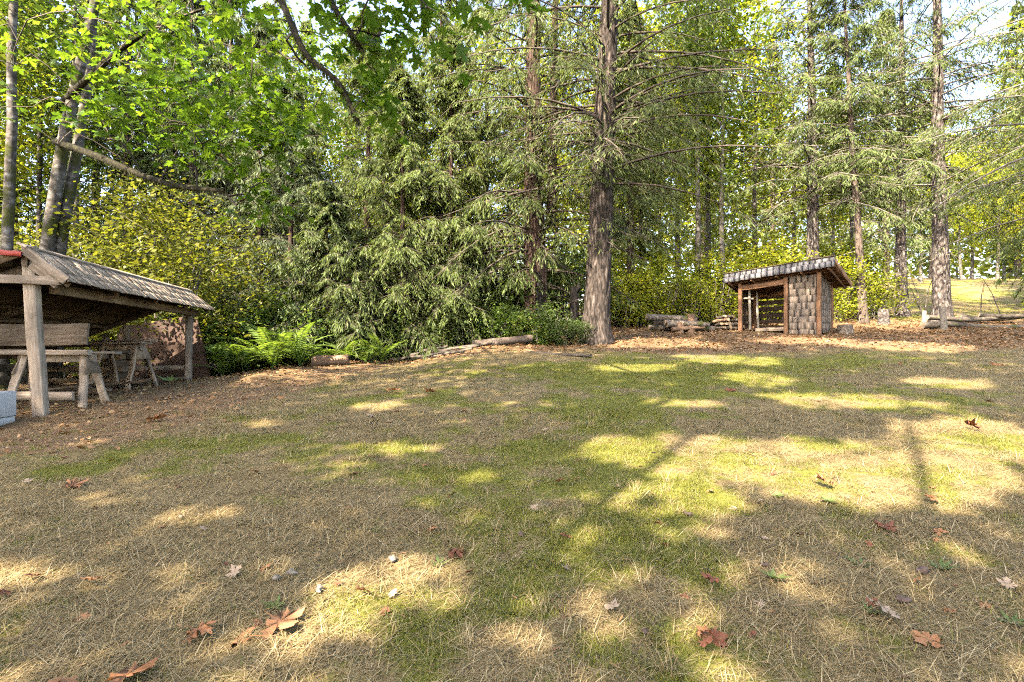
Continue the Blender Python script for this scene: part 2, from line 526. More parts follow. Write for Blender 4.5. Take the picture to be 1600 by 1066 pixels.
M_REDPAINT = mat_plain('red_paint', (.30, .045, .03), .6, .15, 9)
M_WHITE = mat_plain('white_enamel', (.36, .36, .34), .4, .06, 5, .5)
M_STONE = mat_plain('pale_stone', (.16, .14, .105), .9, .45, 40)
M_CONE = mat_plain('cone_brown', (.09, .06, .045), .85, .4, 30)
M_SOIL = mat_plain('dark_soil', (.05, .036, .025), .95, .4, 20)

# ------------------------------------------------------------------ ground maps
GREEN = []
for (px, py, rx, ry, w) in [
        (1100, 590, 260, 26, .75), (1250, 568, 160, 10, .6), (960, 850, 170, 90, .7), (1080, 780, 90, 40, .6), (660, 750, 110, 40, .5),
        (560, 960, 120, 60, .45), (640, 990, 70, 40, .5), (900, 640, 160, 30, .6), (880, 700, 90, 30, .45), (1560, 690, 80, 40, .6),
        (720, 850, 60, 30, .5), (330, 690, 90, 25, .35), (90, 690, 80, 25, .4), (100, 890, 60, 20, .45), (1130, 880, 80, 30, .5),
        (1480, 860, 60, 25, .4), (760, 930, 90, 60, .45), (430, 690, 80, 30, .35), (1350, 640, 90, 14, .5), (820, 580, 150, 16, .4),
        (980, 760, 110, 40, .55), (500, 640, 100, 20, .3), (1290, 950, 60, 30, .35)]:
    c = hit(px, py); e = hit(px, py + ry)
    GREEN.append((c.x, c.y, rx / FPX * c.y, max(abs(c.y - e.y), .15), w))


def greenmap(x, y):
    v = .21 + 1.0 * fbm(x * .75, y * .75, 21, 4) + 1.3 * fbm(x * 3.0, y * 3.0, 25, 4) + .20 * np.exp(-(((x - 2.8 - .2 * (y - 6)) / 3.2) ** 2)) * sm(2, 5, y) + .15 * sm(20, 23, y) * sm(6, 12, x) - .55 * np.exp(-(((x - 4.6) / 1.5) ** 2 + ((y - 6.3) / .9) ** 2)) - .3 * np.exp(-(((x - 7.0) / 2.0) ** 2 + ((y - 9.3) / .7) ** 2))
    for (cx, cy_, rx, ry, w) in GREEN:
        v = v + .85 * w * np.exp(-(((x - cx) / rx) ** 2 + ((y - cy_) / ry) ** 2))
    return np.clip(v, 0, 1)


def littermap(x, y):
    n = 2.4 * fbm(x * .55, y * .55, 33, 4)
    edge = 13.0 + .02 * x + .10 * np.maximum(0, -x)
    a = sm(-.5, 1.0, (y - edge) + n) * (1 - .9 * sm(20.3, 22.5, y + n * .4) * sm(7, 13, x))
    shed = sm(.9, -.6, (x + 4.2 - .08 * y) + n * .5) * sm(4.6, 5.6, y + n * .3)
    return np.clip(np.maximum(a, shed * .85), 0, 1)


def build_ground():
    xs = np.concatenate([np.linspace(-220, -40, 14)[:-1], np.linspace(-40, -10, 40)[:-1], np.linspace(-10, 18, 260)[:-1],
                         np.linspace(18, 45, 40)[:-1], np.linspace(45, 220, 14)])
    ys = np.concatenate([np.linspace(-120, -4, 14)[:-1], np.linspace(-4, 1.5, 16)[:-1], np.linspace(1.5, 18, 190)[:-1],
                         np.linspace(18, 45, 50)[:-1], np.linspace(45, 320, 22)])
    X, Y = np.meshgrid(xs, ys)
    Z = g(X, Y)
    V = np.stack([X, Y, Z], -1).reshape(-1, 3)
    nx, ny = len(xs), len(ys)
    i = np.arange(ny - 1)[:, None] * nx; j = np.arange(nx - 1)[None, :]
    F = np.stack([i + j, i + j + 1, i + nx + j + 1, i + nx + j], -1).reshape(-1, 4)
    m, nt, N, Lk = new_mat('lawn_ground')
    tc = N.new('ShaderNodeTexCoord')
    ag = N.new('ShaderNodeAttribute'); ag.attribute_name = 'moss_amount'
    al = N.new('ShaderNodeAttribute'); al.attribute_name = 'litter_amount'
    nf = N.new('ShaderNodeTexNoise'); nf.inputs['Scale'].default_value = 38; nf.inputs['Detail'].default_value = 10; nf.inputs['Roughness'].default_value = .75
    nm = N.new('ShaderNodeTexNoise'); nm.inputs['Scale'].default_value = 7; nm.inputs['Detail'].default_value = 8; nm.inputs['Roughness'].default_value = .7
    wv = N.new('ShaderNodeTexNoise'); wv.inputs['Scale'].default_value = 1.0; wv.inputs['Detail'].default_value = 3
    for n_ in (nf, nm, wv):
        Lk.new(tc.outputs['Object'], n_.inputs[0])
    straw = ramp(N, [(.28, (.055, .038, .016)), (.48, (.17, .122, .052)), (.64, (.29, .22, .105)), (.8, (.44, .36, .20))])
    moss = ramp(N, [(.28, (.044, .044, .009)), (.5, (.13, .13, .022)), (.75, (.23, .22, .045))])
    lit = ramp(N, [(.28, (.050, .030, .016)), (.45, (.14, .085, .042)), (.6, (.25, .16, .082)), (.78, (.38, .28, .16))])
    for r_ in (straw, moss, lit):
        Lk.new(nf.outputs[0], r_.inputs[0])

    def mask(attr, amt):
        a = N.new('ShaderNodeMath'); a.operation = 'MULTIPLY_ADD'; a.inputs[1].default_value = amt
        s = N.new('ShaderNodeMath'); s.operation = 'SUBTRACT'; s.inputs[1].default_value = .5
        Lk.new(nm.outputs[0], s.inputs[0]); Lk.new(s.outputs[0], a.inputs[0]); Lk.new(attr.outputs['Fac'], a.inputs[2])
        mr = N.new('ShaderNodeMapRange'); mr.inputs[1].default_value = .30; mr.inputs[2].default_value = .62
        Lk.new(a.outputs[0], mr.inputs[0])
        return mr
    mg = mask(ag, 1.6); ml = mask(al, 1.2)
    m1 = N.new('ShaderNodeMix'); m1.data_type = 'RGBA'
    Lk.new(mg.outputs[0], m1.inputs[0]); Lk.new(straw.outputs[0], m1.inputs[6]); Lk.new(moss.outputs[0], m1.inputs[7])
    m2 = N.new('ShaderNodeMix'); m2.data_type = 'RGBA'
    Lk.new(ml.outputs[0], m2.inputs[0]); Lk.new(m1.outputs[2], m2.inputs[6]); Lk.new(lit.outputs[0], m2.inputs[7])
    p = N.new('ShaderNodeBsdfPrincipled'); p.inputs['Roughness'].default_value = .95; p.inputs['Specular IOR Level'].default_value = .1
    Lk.new(m2.outputs[2], p.inputs['Base Color'])
    b = N.new('ShaderNodeBump'); b.inputs['Strength'].default_value = .9; b.inputs['Distance'].default_value = .03
    Lk.new(nf.outputs[0], b.inputs['Height']); Lk.new(b.outputs[0], p.inputs['Normal'])
    out = N.new('ShaderNodeOutputMaterial'); Lk.new(p.outputs[0], out.inputs[0])
    mb = MB(); mb.add(V, F)
    o = mb.build('ground', m, smooth=True)
    far = sm(24, 30, V[:, 1])
    gm = greenmap(V[:, 0], V[:, 1]); lm = littermap(V[:, 0], V[:, 1]) * (1 - far * .6 * sm(8, 14, V[:, 0]))
    for nm_, arr in (('moss_amount', gm), ('litter_amount', lm)):
        a = o.data.attributes.new(nm_, 'FLOAT', 'POINT')
        a.data.foreach_set('value', arr.astype(np.float32))
    tag(o, 'mossy dry lawn and leaf covered forest ground', None, None, 'structure')
    return o


build_ground()


# ------------------------------------------------------------------ grass (uncountable: instanced tufts inside one object each)
def tuft(rng, n, rad, lmin, lmax, w, lean, segs=3):
    V = []; F = []
    for _ in range(n):
        a = rng.rand() * 6.283; r = rad * math.sqrt(rng.rand())
        p = np.array([r * math.cos(a), r * math.sin(a), -.004])
        az = rng.rand() * 6.283; L = lmin + (lmax - lmin) * rng.rand()
        th = math.radians(lean[0] + (lean[1] - lean[0]) * rng.rand()); bend = math.radians(rng.uniform(10, 55)) / segs
        d = np.array([math.cos(az), math.sin(az), 0]); s = np.array([-d[1], d[0], 0])
        twist = rng.uniform(-.25, .25)
        base = len(V)
        for k in range(segs + 1):
            ww = w * (1 - .85 * (k / segs)) * (.7 + .6 * rng.rand())
            V.append(p - s * ww / 2); V.append(p + s * ww / 2)
            p = p + L / segs * (d * math.sin(th) + np.array([0, 0, math.cos(th)])) + s * twist * L / segs
            th = min(th + bend, math.radians(100))
        for k in range(segs):
            F.append([base + 2 * k, base + 2 * k + 1, base + 2 * k + 3, base + 2 * k + 2])
    return np.array(V), np.array(F)


def scatter(name, variants, P, rz, scl, mat, label, seed=0, cat=None, tilt=None):
    """one object: tuft meshes plus loose points, instanced by its own geometry nodes"""
    mb = MB(); kk = []
    for k, (V, F) in enumerate(variants):
        mb.add(V, F); kk.append(np.full(len(V), k + 1))
    nv = mb.n
    me = bpy.data.meshes.new(name)
    V = np.vstack(mb.V + [P]); F = np.vstack(mb.F)
    me.vertices.add(len(V)); me.vertices.foreach_set('co', V.astype(np.float32).ravel())
    me.loops.add(F.size); me.loops.foreach_set('vertex_index', F.ravel().astype(np.int32))
    me.polygons.add(len(F)); me.polygons.foreach_set('loop_start', (np.arange(len(F)) * F.shape[1]).astype(np.int32))
    me.polygons.foreach_set('loop_total', np.full(len(F), F.shape[1], np.int32))
    me.update(calc_edges=True)
    me.materials.append(mat)
    rng = RS(seed + 5)
    n = len(P)
    if tilt is None:
        tilt = np.zeros((n, 2))
    k = np.concatenate(kk + [np.zeros(n)]).astype(np.int32)
    rot = np.zeros((nv + n, 3)); rot[nv:, 2] = rz; rot[nv:, :2] = tilt
    sc = np.ones(nv + n); sc[nv:] = scl
    pick = np.zeros(nv + n, np.int32); pick[nv:] = rng.randint(0, len(variants), n)
    a = me.attributes.new('part_kind', 'INT', 'POINT'); a.data.foreach_set('value', k)
    a = me.attributes.new('turn', 'FLOAT_VECTOR', 'POINT'); a.data.foreach_set('vector', rot.astype(np.float32).ravel())
    a = me.attributes.new('size', 'FLOAT', 'POINT'); a.data.foreach_set('value', sc.astype(np.float32))
    a = me.attributes.new('pick', 'INT', 'POINT'); a.data.foreach_set('value', pick)
    o = link(name, me)
    ng = bpy.data.node_groups.new(name + '_nodes', 'GeometryNodeTree')
    ng.interface.new_socket('Geometry', in_out='INPUT', socket_type='NodeSocketGeometry')
    ng.interface.new_socket('Geometry', in_out='OUTPUT', socket_type='NodeSocketGeometry')
    N, Lk = ng.nodes, ng.links
    gi = N.new('NodeGroupInput'); go = N.new('NodeGroupOutput')

    def named(nm_, typ):
        q = N.new('GeometryNodeInputNamedAttribute'); q.data_type = typ; q.inputs['Name'].default_value = nm_
        return q.outputs['Attribute']

    def sel(val):
        c = N.new('FunctionNodeCompare'); c.data_type = 'INT'; c.operation = 'EQUAL'
        Lk.new(named('part_kind', 'INT'), c.inputs[2]); c.inputs[3].default_value = val
        s = N.new('GeometryNodeSeparateGeometry'); s.domain = 'POINT'
        Lk.new(gi.outputs[0], s.inputs['Geometry']); Lk.new(c.outputs[0], s.inputs['Selection'])
        return s.outputs['Selection']
    jn = N.new('GeometryNodeJoinGeometry')
    for v in range(len(variants), 0, -1):
        gti = N.new('GeometryNodeGeometryToInstance')
        Lk.new(sel(v), gti.inputs[0]); Lk.new(gti.outputs[0], jn.inputs[0])
    iop = N.new('GeometryNodeInstanceOnPoints')
    Lk.new(sel(0), iop.inputs['Points']); Lk.new(jn.outputs[0], iop.inputs['Instance'])
    iop.inputs['Pick Instance'].default_value = True
    Lk.new(named('pick', 'INT'), iop.inputs['Instance Index'])
    Lk.new(named('turn', 'FLOAT_VECTOR'), iop.inputs['Rotation'])
    Lk.new(named('size', 'FLOAT'), iop.inputs['Scale'])
    Lk.new(iop.outputs[0], go.inputs[0])
    md = o.modifiers.new('scatter', 'NODES'); md.node_group = ng
    tag(o, label, cat, None, 'stuff')
    return o


def lawn_points(rng, dens):
    """points over the lawn, thinning with distance; dens = list of (y0, y1, per m2)"""
    out = []
    for (y0, y1, d) in dens:
        w0 = -(y1 * 1.02 + 1.2); w1 = y1 * 1.02 + 1.2
        w1 = min(w1, 18)
        n = int((w1 - w0) * (y1 - y0) * d)
        x = rng.uniform(w0, w1, n); y = rng.uniform(y0, y1, n)
        k = np.abs(x) < (y * 1.02 + 1.2)
        out.append(np.stack([x[k], y[k]], 1))
    return np.vstack(out)


def lawn_scatter():
    rng = RS(5)
    tv = [tuft(rng, 18, .10, .05, .14, .0036, (55, 96)) for _ in range(5)]
    gv = [tuft(rng, 16, .08, .03, .08, .0034, (20, 80)) for _ in range(4)]
    mv = [tuft(rng, 26, .07, .014, .034, .0042, (5, 55), 2) for _ in range(3)]
    D = [(.9, 4.0, 300), (4.0, 7.0, 150), (7.0, 11.0, 75), (11.0, 15.0, 36), (15, 19, 16)]

    def pts(dscale, prob):
        q = lawn_points(rng, [(a, b, c * dscale) for a, b, c in D])
        gm = greenmap(q[:, 0], q[:, 1]); lm = littermap(q[:, 0], q[:, 1])
        q = q[rng.rand(len(q)) < prob(gm, lm)]
        P = np.column_stack([q, g(q[:, 0], q[:, 1])])
        s = (.75 + .5 * rng.rand(len(P))) * (1 + .04 * np.maximum(0, P[:, 1] - 4))
        return P, rng.rand(len(P)) * 6.283, s
    P, r, s = pts(1.15, lambda gm, lm: (1.05 - .75 * sm(.25, .75, gm)) * (1 - .7 * lm))
    cv = [tuft(rng, 30, .05, .07, .17, .0040, (8, 60), 4) for _ in range(4)]
    q = lawn_points(rng, [(1.0, 6.0, 3.5), (6.0, 12.0, 1.6)])
    q = q[fbm(q[:, 0] * .8, q[:, 1] * .8, 45, 3) > -.02]
    Pc = np.column_stack([q, g(q[:, 0], q[:, 1])])
    scatter('grass_clumps', cv, Pc, rng.rand(len(Pc)) * 6.283, .45 + .5 * rng.rand(len(Pc)), L_STRAW, 'longer clumps of bleached grass standing up in the lawn', 7)
    scatter('dry_grass', tv, P, r, s, L_STRAW, 'dry straw coloured grass matted over the lawn', 1)
    P, r, s = pts(.75, lambda gm, lm: (.03 + .8 * sm(.34, .9, gm)) * (1 - .9 * lm))
    scatter('green_grass', gv, P, r, s, L_GRASS, 'short green grass growing in patches on the lawn', 2)
    P, r, s = pts(1.1, lambda gm, lm: sm(.30, .8, gm) * (1 - .9 * lm))
    scatter('lawn_moss', mv, P, r, s, L_MOSS, 'yellow green moss in soft patches on the lawn', 3)


lawn_scatter()


# ------------------------------------------------------------------ leaves
def maple_outline(detail=True):
    """five-lobed leaf in the xy plane, stalk at the origin, tip along +y, about 1 long"""
    lobes = [(-118, .50), (-62, .80), (0, 1.0), (62, .80), (118, .50)]
    pts = [(0.03, 0.0)]
    c = np.array([0, .30])
    ring = []
    for k, (a, L) in enumerate(lobes[::-1]):
        ar = math.radians(a)
        d = np.array([math.sin(ar), math.cos(ar)]); s = np.array([d[1], -d[0]])
        L2 = L * .62
        if detail:
            ring += [c + d * L2 * .55 + s * L2 * .20, c + d * L2 * .68 + s * L2 * .30, c + d * L2 * .78 + s * L2 * .12, c + d * L2,
                     c + d * L2 * .78 - s * L2 * .12, c + d * L2 * .68 - s * L2 * .30, c + d * L2 * .55 - s * L2 * .20]
        else:
            ring += [c + d * L2 * .62 + s * L2 * .25, c + d * L2, c + d * L2 * .62 - s * L2 * .25]
        if k < 4:
            a2 = math.radians((a + lobes[::-1][k + 1][0]) / 2)
            ring.append(c + np.array([math.sin(a2), math.cos(a2)]) * .20)
    ring.append(np.array([-.02, .02]))
    ring.append(np.array([.02, .02]))
    return c, np.array(ring)


def maple_leaf_np(detail, curl, rng, stalk=True):
    c, ring = maple_outline(detail)
    V = np.vstack([c[None], ring])
    r2 = (V[:, 0]) ** 2 + (V[:, 1] - .3) ** 2
    z = -curl * r2 + .10 * curl * rng.randn(len(V)) + .05 * np.abs(V[:, 0])
    V3 = np.column_stack([V[:, 0], V[:, 1], z])
    n = len(ring)
    F = np.stack([np.zeros(n, int), 1 + np.arange(n), 1 + (np.arange(n) + 1) % n], 1)[:, ::-1]
    if stalk:
        b = len(V3)
        V3 = np.vstack([V3, [[-.012, .03, 0], [.012, .03, 0], [0.0, -.45, -.10]]])
        F = np.vstack([F, [[b, b + 1, b + 2]]])
    return V3, F


def rot_frames(rng, n, tilt):
    """random frames: columns x,y,z with z mostly up"""
    a = rng.rand(n) * 6.283
    y = np.stack([np.cos(a), np.sin(a), -np.abs(rng.randn(n)) * tilt * 1.0 - .1], 1)
    y = unit(y)
    up = np.stack([rng.randn(n) * tilt, rng.randn(n) * tilt, np.ones(n)], 1)
    x = unit(np.cross(y, up)); z = np.cross(x, y)
    return np.stack([x, y, z], -1)       # n,3,3


# ------------------------------------------------------------------ trees
def grow(roots, targets, step=None):
    """attach every target to the nearest node so far; returns node positions, parents, number of root nodes"""
    P = [np.asarray(r, float) for r in roots]
    par = [-1] + list(range(len(P) - 1)) if False else [-2] * len(P)
    nodes = np.array(P)
    d0 = np.min(np.linalg.norm(targets[:, None, :] - nodes[None, ::2, :], axis=2), axis=1)
    order = np.argsort(d0)
    buf = np.zeros((len(nodes) + len(targets) * 2, 3)); buf[:len(nodes)] = nodes
    n = len(nodes)
    parent = np.full(len(buf), -2)
    for i in order:
        t = targets[i]
        d = np.linalg.norm(buf[:n] - t, axis=1)
        # growing outwards and a little upwards is cheaper than back down
        j = int(np.argmin(d))
        mid = (buf[j] + t) / 2 + np.array([0, 0, .06 * d[j]])
        buf[n] = mid; parent[n] = j
        buf[n + 1] = t; parent[n + 1] = n
        n += 2
    return buf[:n], parent[:n], len(nodes)


def limbs_from(buf, parent, nroot, mb, r0=.006, p=2.3, n=4, rmax=.12):
    w = np.zeros(len(buf))
    acc = np.full(len(buf), 0.0)
    for i in range(len(buf) - 1, nroot - 1, -1):
        acc[i] = max(acc[i], r0 ** p)
        if parent[i] >= 0:
            acc[parent[i]] += acc[i] if parent[i] >= nroot else 0
    rad = np.minimum(acc ** (1 / p), rmax)
    for i in range(nroot, len(buf)):
        j = parent[i]
        rj = rad[j] if j >= nroot else rad[i] * 1.15
        a = buf[j]; b = buf[i]
        if np.linalg.norm(a - b) < 1e-4:
            continue
        mb.tube(np.stack([a, b]), np.array([min(rj, rad[i] * 1.5), rad[i]]), n if rad[i] > .02 else 3, cap=False)


def crown_points(rng, n, centre, rad, hollow=.35, gap=.0, seed=0):
    out = []
    while len(out) < n:
        q = rng.uniform(-1, 1, (n * 3, 3)); r = np.linalg.norm(q, axis=1)
        q = q[(r < 1) & (r > hollow * rng.rand(len(q)) ** .5)]
        if gap > 0:
            q = q[fbm(q[:, 0] * 2.4 + seed + q[:, 2], q[:, 1] * 2.4 + q[:, 2] * 1.7, seed, 2) > gap - .5 + .25]
        out += list(q)
    return np.array(out[:n]) * np.asarray(rad) + np.asarray(centre)


def leaf_cloud(rng, C, per, spread, size, mb, droop=.35, wr=.7, keep=None):
    P = np.repeat(C, per, 0) + rng.randn(len(C) * per, 3) * spread * np.array([1, 1, .7])
    if keep is not None:
        P = P[keep(P)]
    n = len(P)
    a = rng.rand(n) * 6.283
    D = np.stack([np.cos(a), np.sin(a), -droop + .5 * rng.randn(n)], 1)
    up = np.stack([.45 * rng.randn(n), .45 * rng.randn(n), np.ones(n)], 1)
    L = size * (.6 + .8 * rng.rand(n))
    V, F = kites(P, D, L, L * wr, rng, nrm=up, fold=.12, wide=.42)
    mb.add(V, F)


def broadleaf_np(rng, H, trunk_r, crown_c, crown_r, ncl, per, spread, size, lean=(0, 0), gap=.25, bark_sides=10, keep=None, wobble=.25, z_first=.35):
    zs = np.linspace(-.15, H * .86, 18)
    t = np.clip(zs / H, 0, 1)
    path = np.stack([lean[0] * t ** 1.3 + wobble * fbm(t * 5 + rng.rand() * 50, t * 0 + 3, 1, 3), lean[1] * t ** 1.3 + wobble * fbm(t * 5 + rng.rand() * 50, t * 0, 2, 3), zs], 1)
    rr = trunk_r * (1 - .85 * t) * (1 + .5 * np.exp(-np.maximum(zs, 0) / .3))
    tr = MB(); tr.tube(path, rr, bark_sides, rough=.08, seed=int(rng.randint(99)))
    C = crown_points(rng, ncl, crown_c, crown_r, .3, gap, int(rng.randint(1000)))
    roots = path[int(18 * z_first):]
    dense = np.concatenate([roots[:-1] * (1 - u) + roots[1:] * u for u in (0, .33, .66)])
    buf, par, nr = grow(dense, C)
    lm = MB(); limbs_from(buf, par, nr, lm, r0=.007, rmax=trunk_r * .5)
    cr = MB(); leaf_cloud(rng, C, per, spread, size, cr, keep=keep)
    return tr, lm, cr


def conifer_np(rng, H, trunk_r, z0, nb, Lmax, droop=.30, rise=.12, hang=.6, sl=.24, sw=.045, tw=14, per=6, sides=12, taperpow=.8,
               lean=(0, 0), rough=.06, flute=0.0, bare=.12, dead=0, keep=None, mat_rows=40, tw_len=.34, shape=None, wide=.5):
    zs = np.linspace(-.2, H, mat_rows) if mat_rows <= 40 else np.concatenate([np.linspace(-.2, H * .5, mat_rows - 12), np.linspace(H * .5, H, 13)[1:]])
    t = np.clip(zs / H, 0, 1)
    ox = rng.rand() * 40
    path = np.stack([lean[0] * t + .12 * fbm(t * 6 + ox, t * 0, 1, 3), lean[1] * t + .12 * fbm(t * 6 + ox, t * 0 + 9, 2, 3), zs], 1)
    rr = trunk_r * np.maximum(.02, (1 - t)) ** taperpow * (1 + .55 * np.exp(-np.maximum(zs, 0) / .35))
    tr = MB(); tr.tube(path, rr, sides, rough=rough, seed=int(rng.randint(99)), flute=flute)
    hb = z0 + (H * .99 - z0) * np.sort(rng.rand(nb)) ** 1.15
    az = np.arange(nb) * 2.39996 + rng.randn(nb) * .4
    u = (hb - z0) / (H - z0)
    prof = shape(u) if shape is not None else (1 - u) ** .75 * (.75 + .25 * sm(0, .12, u))
    Lb = Lmax * np.maximum(prof, .05) * (.65 + .6 * rng.rand(nb))
    bx = np.interp(hb, zs, path[:, 0]); by = np.interp(hb, zs, path[:, 1])
    B = np.stack([bx, by, hb], 1)
    DH = np.stack([np.cos(az), np.sin(az), np.zeros(nb)], 1)
    rs = rise + .12 * rng.randn(nb) + .25 * u; dr = droop * (.7 + .6 * rng.rand(nb)) * (1 - .5 * u)
    side = rng.randn(nb) * .12

    def pos(i, s):
        L = Lb[i][..., None]
        S = np.stack([-DH[i][..., 1], DH[i][..., 0], np.zeros_like(s)], -1)
        return B[i] + DH[i] * L * s[..., None] + S * (side[i] * s * s)[..., None] * L + np.stack([0 * s, 0 * s, (rs[i] * s - dr[i] * s * s) * Lb[i]], -1)
    lm = MB()
    ss = np.linspace(0, 1, 6)
    for i in range(nb):
        P = pos(np.full(6, i), ss)
        r = np.maximum(.004, trunk_r * .10 * (Lb[i] / Lmax + .3)) * (1 - .85 * ss) + .003
        lm.tube(P, r, 4, cap=False)
    # twigs
    i = np.repeat(np.arange(nb), tw)
    s = bare + (1 - bare) * rng.rand(len(i)) ** .85
    base = pos(i, s)
    sgn = np.where(rng.rand(len(i)) < .5, -1, 1)
    ang = sgn * np.radians(rng.uniform(30, 75, len(i)))
    dx = DH[i, 0] * np.cos(ang) - DH[i, 1] * np.sin(ang); dy = DH[i, 0] * np.sin(ang) + DH[i, 1] * np.cos(ang)
    TD = np.stack([dx, dy, -hang * (.35 + .9 * rng.rand(len(i)))], 1)
    TD = unit(TD)
    TL = tw_len * (Lb[i] ** .7) * (1.15 - .75 * s) * (.6 + .8 * rng.rand(len(i))) + .12
    V, F = kites(base, TD, TL, np.full(len(i), .012), rng, wide=.5)
    lm.add(V, F)
    # needle sprays
    k = np.repeat(np.arange(len(i)), per)
    q = rng.rand(len(k))
    pp = base[k] + TD[k] * (TL[k] * q)[:, None]
    pp[:, 2] -= hang * .35 * TL[k] * q * q
    sgn2 = np.where(rng.rand(len(k)) < .5, -1, 1)
    a2 = sgn2 * np.radians(rng.uniform(10, 60, len(k)))
    ex = TD[k, 0] * np.cos(a2) - TD[k, 1] * np.sin(a2); ey = TD[k, 0] * np.sin(a2) + TD[k, 1] * np.cos(a2)
    SD = np.stack([ex, ey, TD[k, 2] - hang * rng.rand(len(k)) * 1.2 + .15 * rng.randn(len(k))], 1)
    nrm = np.stack([.5 * rng.randn(len(k)), .5 * rng.randn(len(k)), np.ones(len(k))], 1)
    LL = sl * (.5 + rng.rand(len(k)))
    if keep is not None:
        kp = keep(pp); pp, SD, nrm, LL = pp[kp], SD[kp], nrm[kp], LL[kp]
    V, F = kites(pp, SD, LL, sw * (.6 + .8 * rng.rand(len(pp))), rng, nrm=nrm, fold=.1, wide=wide)
    cr = MB(); cr.add(V, F)
    # dead lower sticks
    for _ in range(dead):
        z = rng.uniform(.15 * z0 + .6, z0 * 1.05); a = rng.rand() * 6.283; L = rng.uniform(.4, 1.8)
        p0 = np.array([np.interp(z, zs, path[:, 0]), np.interp(z, zs, path[:, 1]), z])
        d = np.array([math.cos(a), math.sin(a), rng.uniform(-.35, .1)])
        P = np.stack([p0, p0 + d * L * .5 + [0, 0, -.03], p0 + d * L + [0, 0, -.18 * L]])
        lm.tube(P, [.016, .010, .004], 3, cap=False)
        for _k in range(3):
            s0 = rng.uniform(.3, .9); q0 = p0 + d * L * s0; e = d + rng.randn(3) * .5
            lm.tube(np.stack([q0, q0 + e * .25 * L]), [.006, .002], 3, cap=False)
    return tr, lm, cr


class Tree:
    """meshes of one kind of tree, to be set out several times"""
    def __init__(self, parts, bark, limb, leaf, nm):
        tr, lm, cr = parts
        self.t = tr.mesh(nm + '_trunk', bark, True) if tr is not None else None
        self.l = lm.mesh(nm + '_limbs', limb)
        self.c = cr.mesh(nm + '_crown', leaf)

    def put(self, name, loc, label, cat='tree', group=None, rz=0.0, scale=1.0):
        e = empty(name, loc, rz, label, cat, group, scale)
        if self.t is not None:
            link('trunk', self.t, e)
        link('limbs', self.l, e)['kind'] = 'stuff'; link('crown', self.c, e)
        return e


def shrub_np(rng, rad, h, ncl, per, spread, size, stems=7, gap=.25, wr=.7):
    C = crown_points(rng, ncl, (0, 0, h * .52), (rad, rad, h * .55), .2, gap, int(rng.randint(1000)))
    C = C[C[:, 2] > .12]
    roots = []
    for k in range(stems):
        a = rng.rand() * 6.283
        for s in np.linspace(0, .45, 7):
            roots.append([.15 * math.cos(a) + s * rad * .9 * math.cos(a), .15 * math.sin(a) + s * rad * .9 * math.sin(a), s * h * 1.4 - .05])
    buf, par, nr = grow(np.array(roots), C)
    lm = MB(); limbs_from(buf, par, nr, lm, r0=.005, rmax=.04)
    R = np.array(roots).reshape(stems, 7, 3)
    for st in R:
        lm.tube(st, np.linspace(.028, .016, 7), 5, cap=False)
    cr = MB(); leaf_cloud(rng, C, per, spread, size, cr, wr=wr)
    return None, lm, cr

# ------------------------------------------------------------------ timber helpers
def frame_matrix(a, b, up=(0, 0, 1)):
    a = Vector(a); b = Vector(b)
    d = (b - a).normalized(); up = Vector(up)
    s = up.cross(d)
    if s.length < 1e-3:
        s = Vector((0, 1, 0)).cross(d)
        if s.length < 1e-3:
            s = Vector((1, 0, 0))
    s.normalize(); u = d.cross(s).normalized()
    M = Matrix((d, s, u)).transposed().to_4x4()
    M.translation = (a + b) / 2
    return M, (b - a).length


def timber(name, a, b, w, t, mat, parent=None, up=(0, 0, 1), jit=.004, seed=None, segs=4):
    """sawn timber of its own, w wide and t thick, slightly bowed, worn edges"""
    M, L = frame_matrix(a, b, up)
    rng = RS((int(abs(hash((round(L, 3), round(M.translation.x, 3), round(M.translation.y, 3), round(M.translation.z, 3)))) % 99991)) if seed is None else seed)
    c = min(w, t) * .09
    prof = [(-w / 2 + c, -t / 2), (w / 2 - c, -t / 2), (w / 2, -t / 2 + c), (w / 2, t / 2 - c), (w / 2 - c, t / 2), (-w / 2 + c, t / 2), (-w / 2, t / 2 - c), (-w / 2, -t / 2 + c)]
    n = 8
    V = []
    for k in range(segs + 1):
        x = -L / 2 + L * k / segs
        off = rng.randn(2) * jit
        for (y, z) in prof:
            V.append((x + (rng.randn() * jit if k in (0, segs) else 0), y + off[0] + rng.randn() * jit * .4, z + off[1] + rng.randn() * jit * .4))
    F = []
    mb = MB()
    i = np.arange(segs)[:, None] * n; j = np.arange(n)[None, :]; j2 = (j + 1) % n
    mb.add(V, np.stack([i + j, i + n + j, i + n + j2, i + j2], -1).reshape(-1, 4)[:, ::-1])
    me_caps = MB()
    V = np.array(V)
    mb.add(V[:n], np.array([[7, 6, 5, 4], [7, 4, 3, 0], [0, 3, 2, 1]])[:, ::-1])
    mb.add(V[-n:], np.array([[4, 5, 6, 7], [0, 3, 4, 7], [1, 2, 3, 0]])[:, ::-1])
    o = mb.build(name, mat, parent)
    o.matrix_local = M
    return o


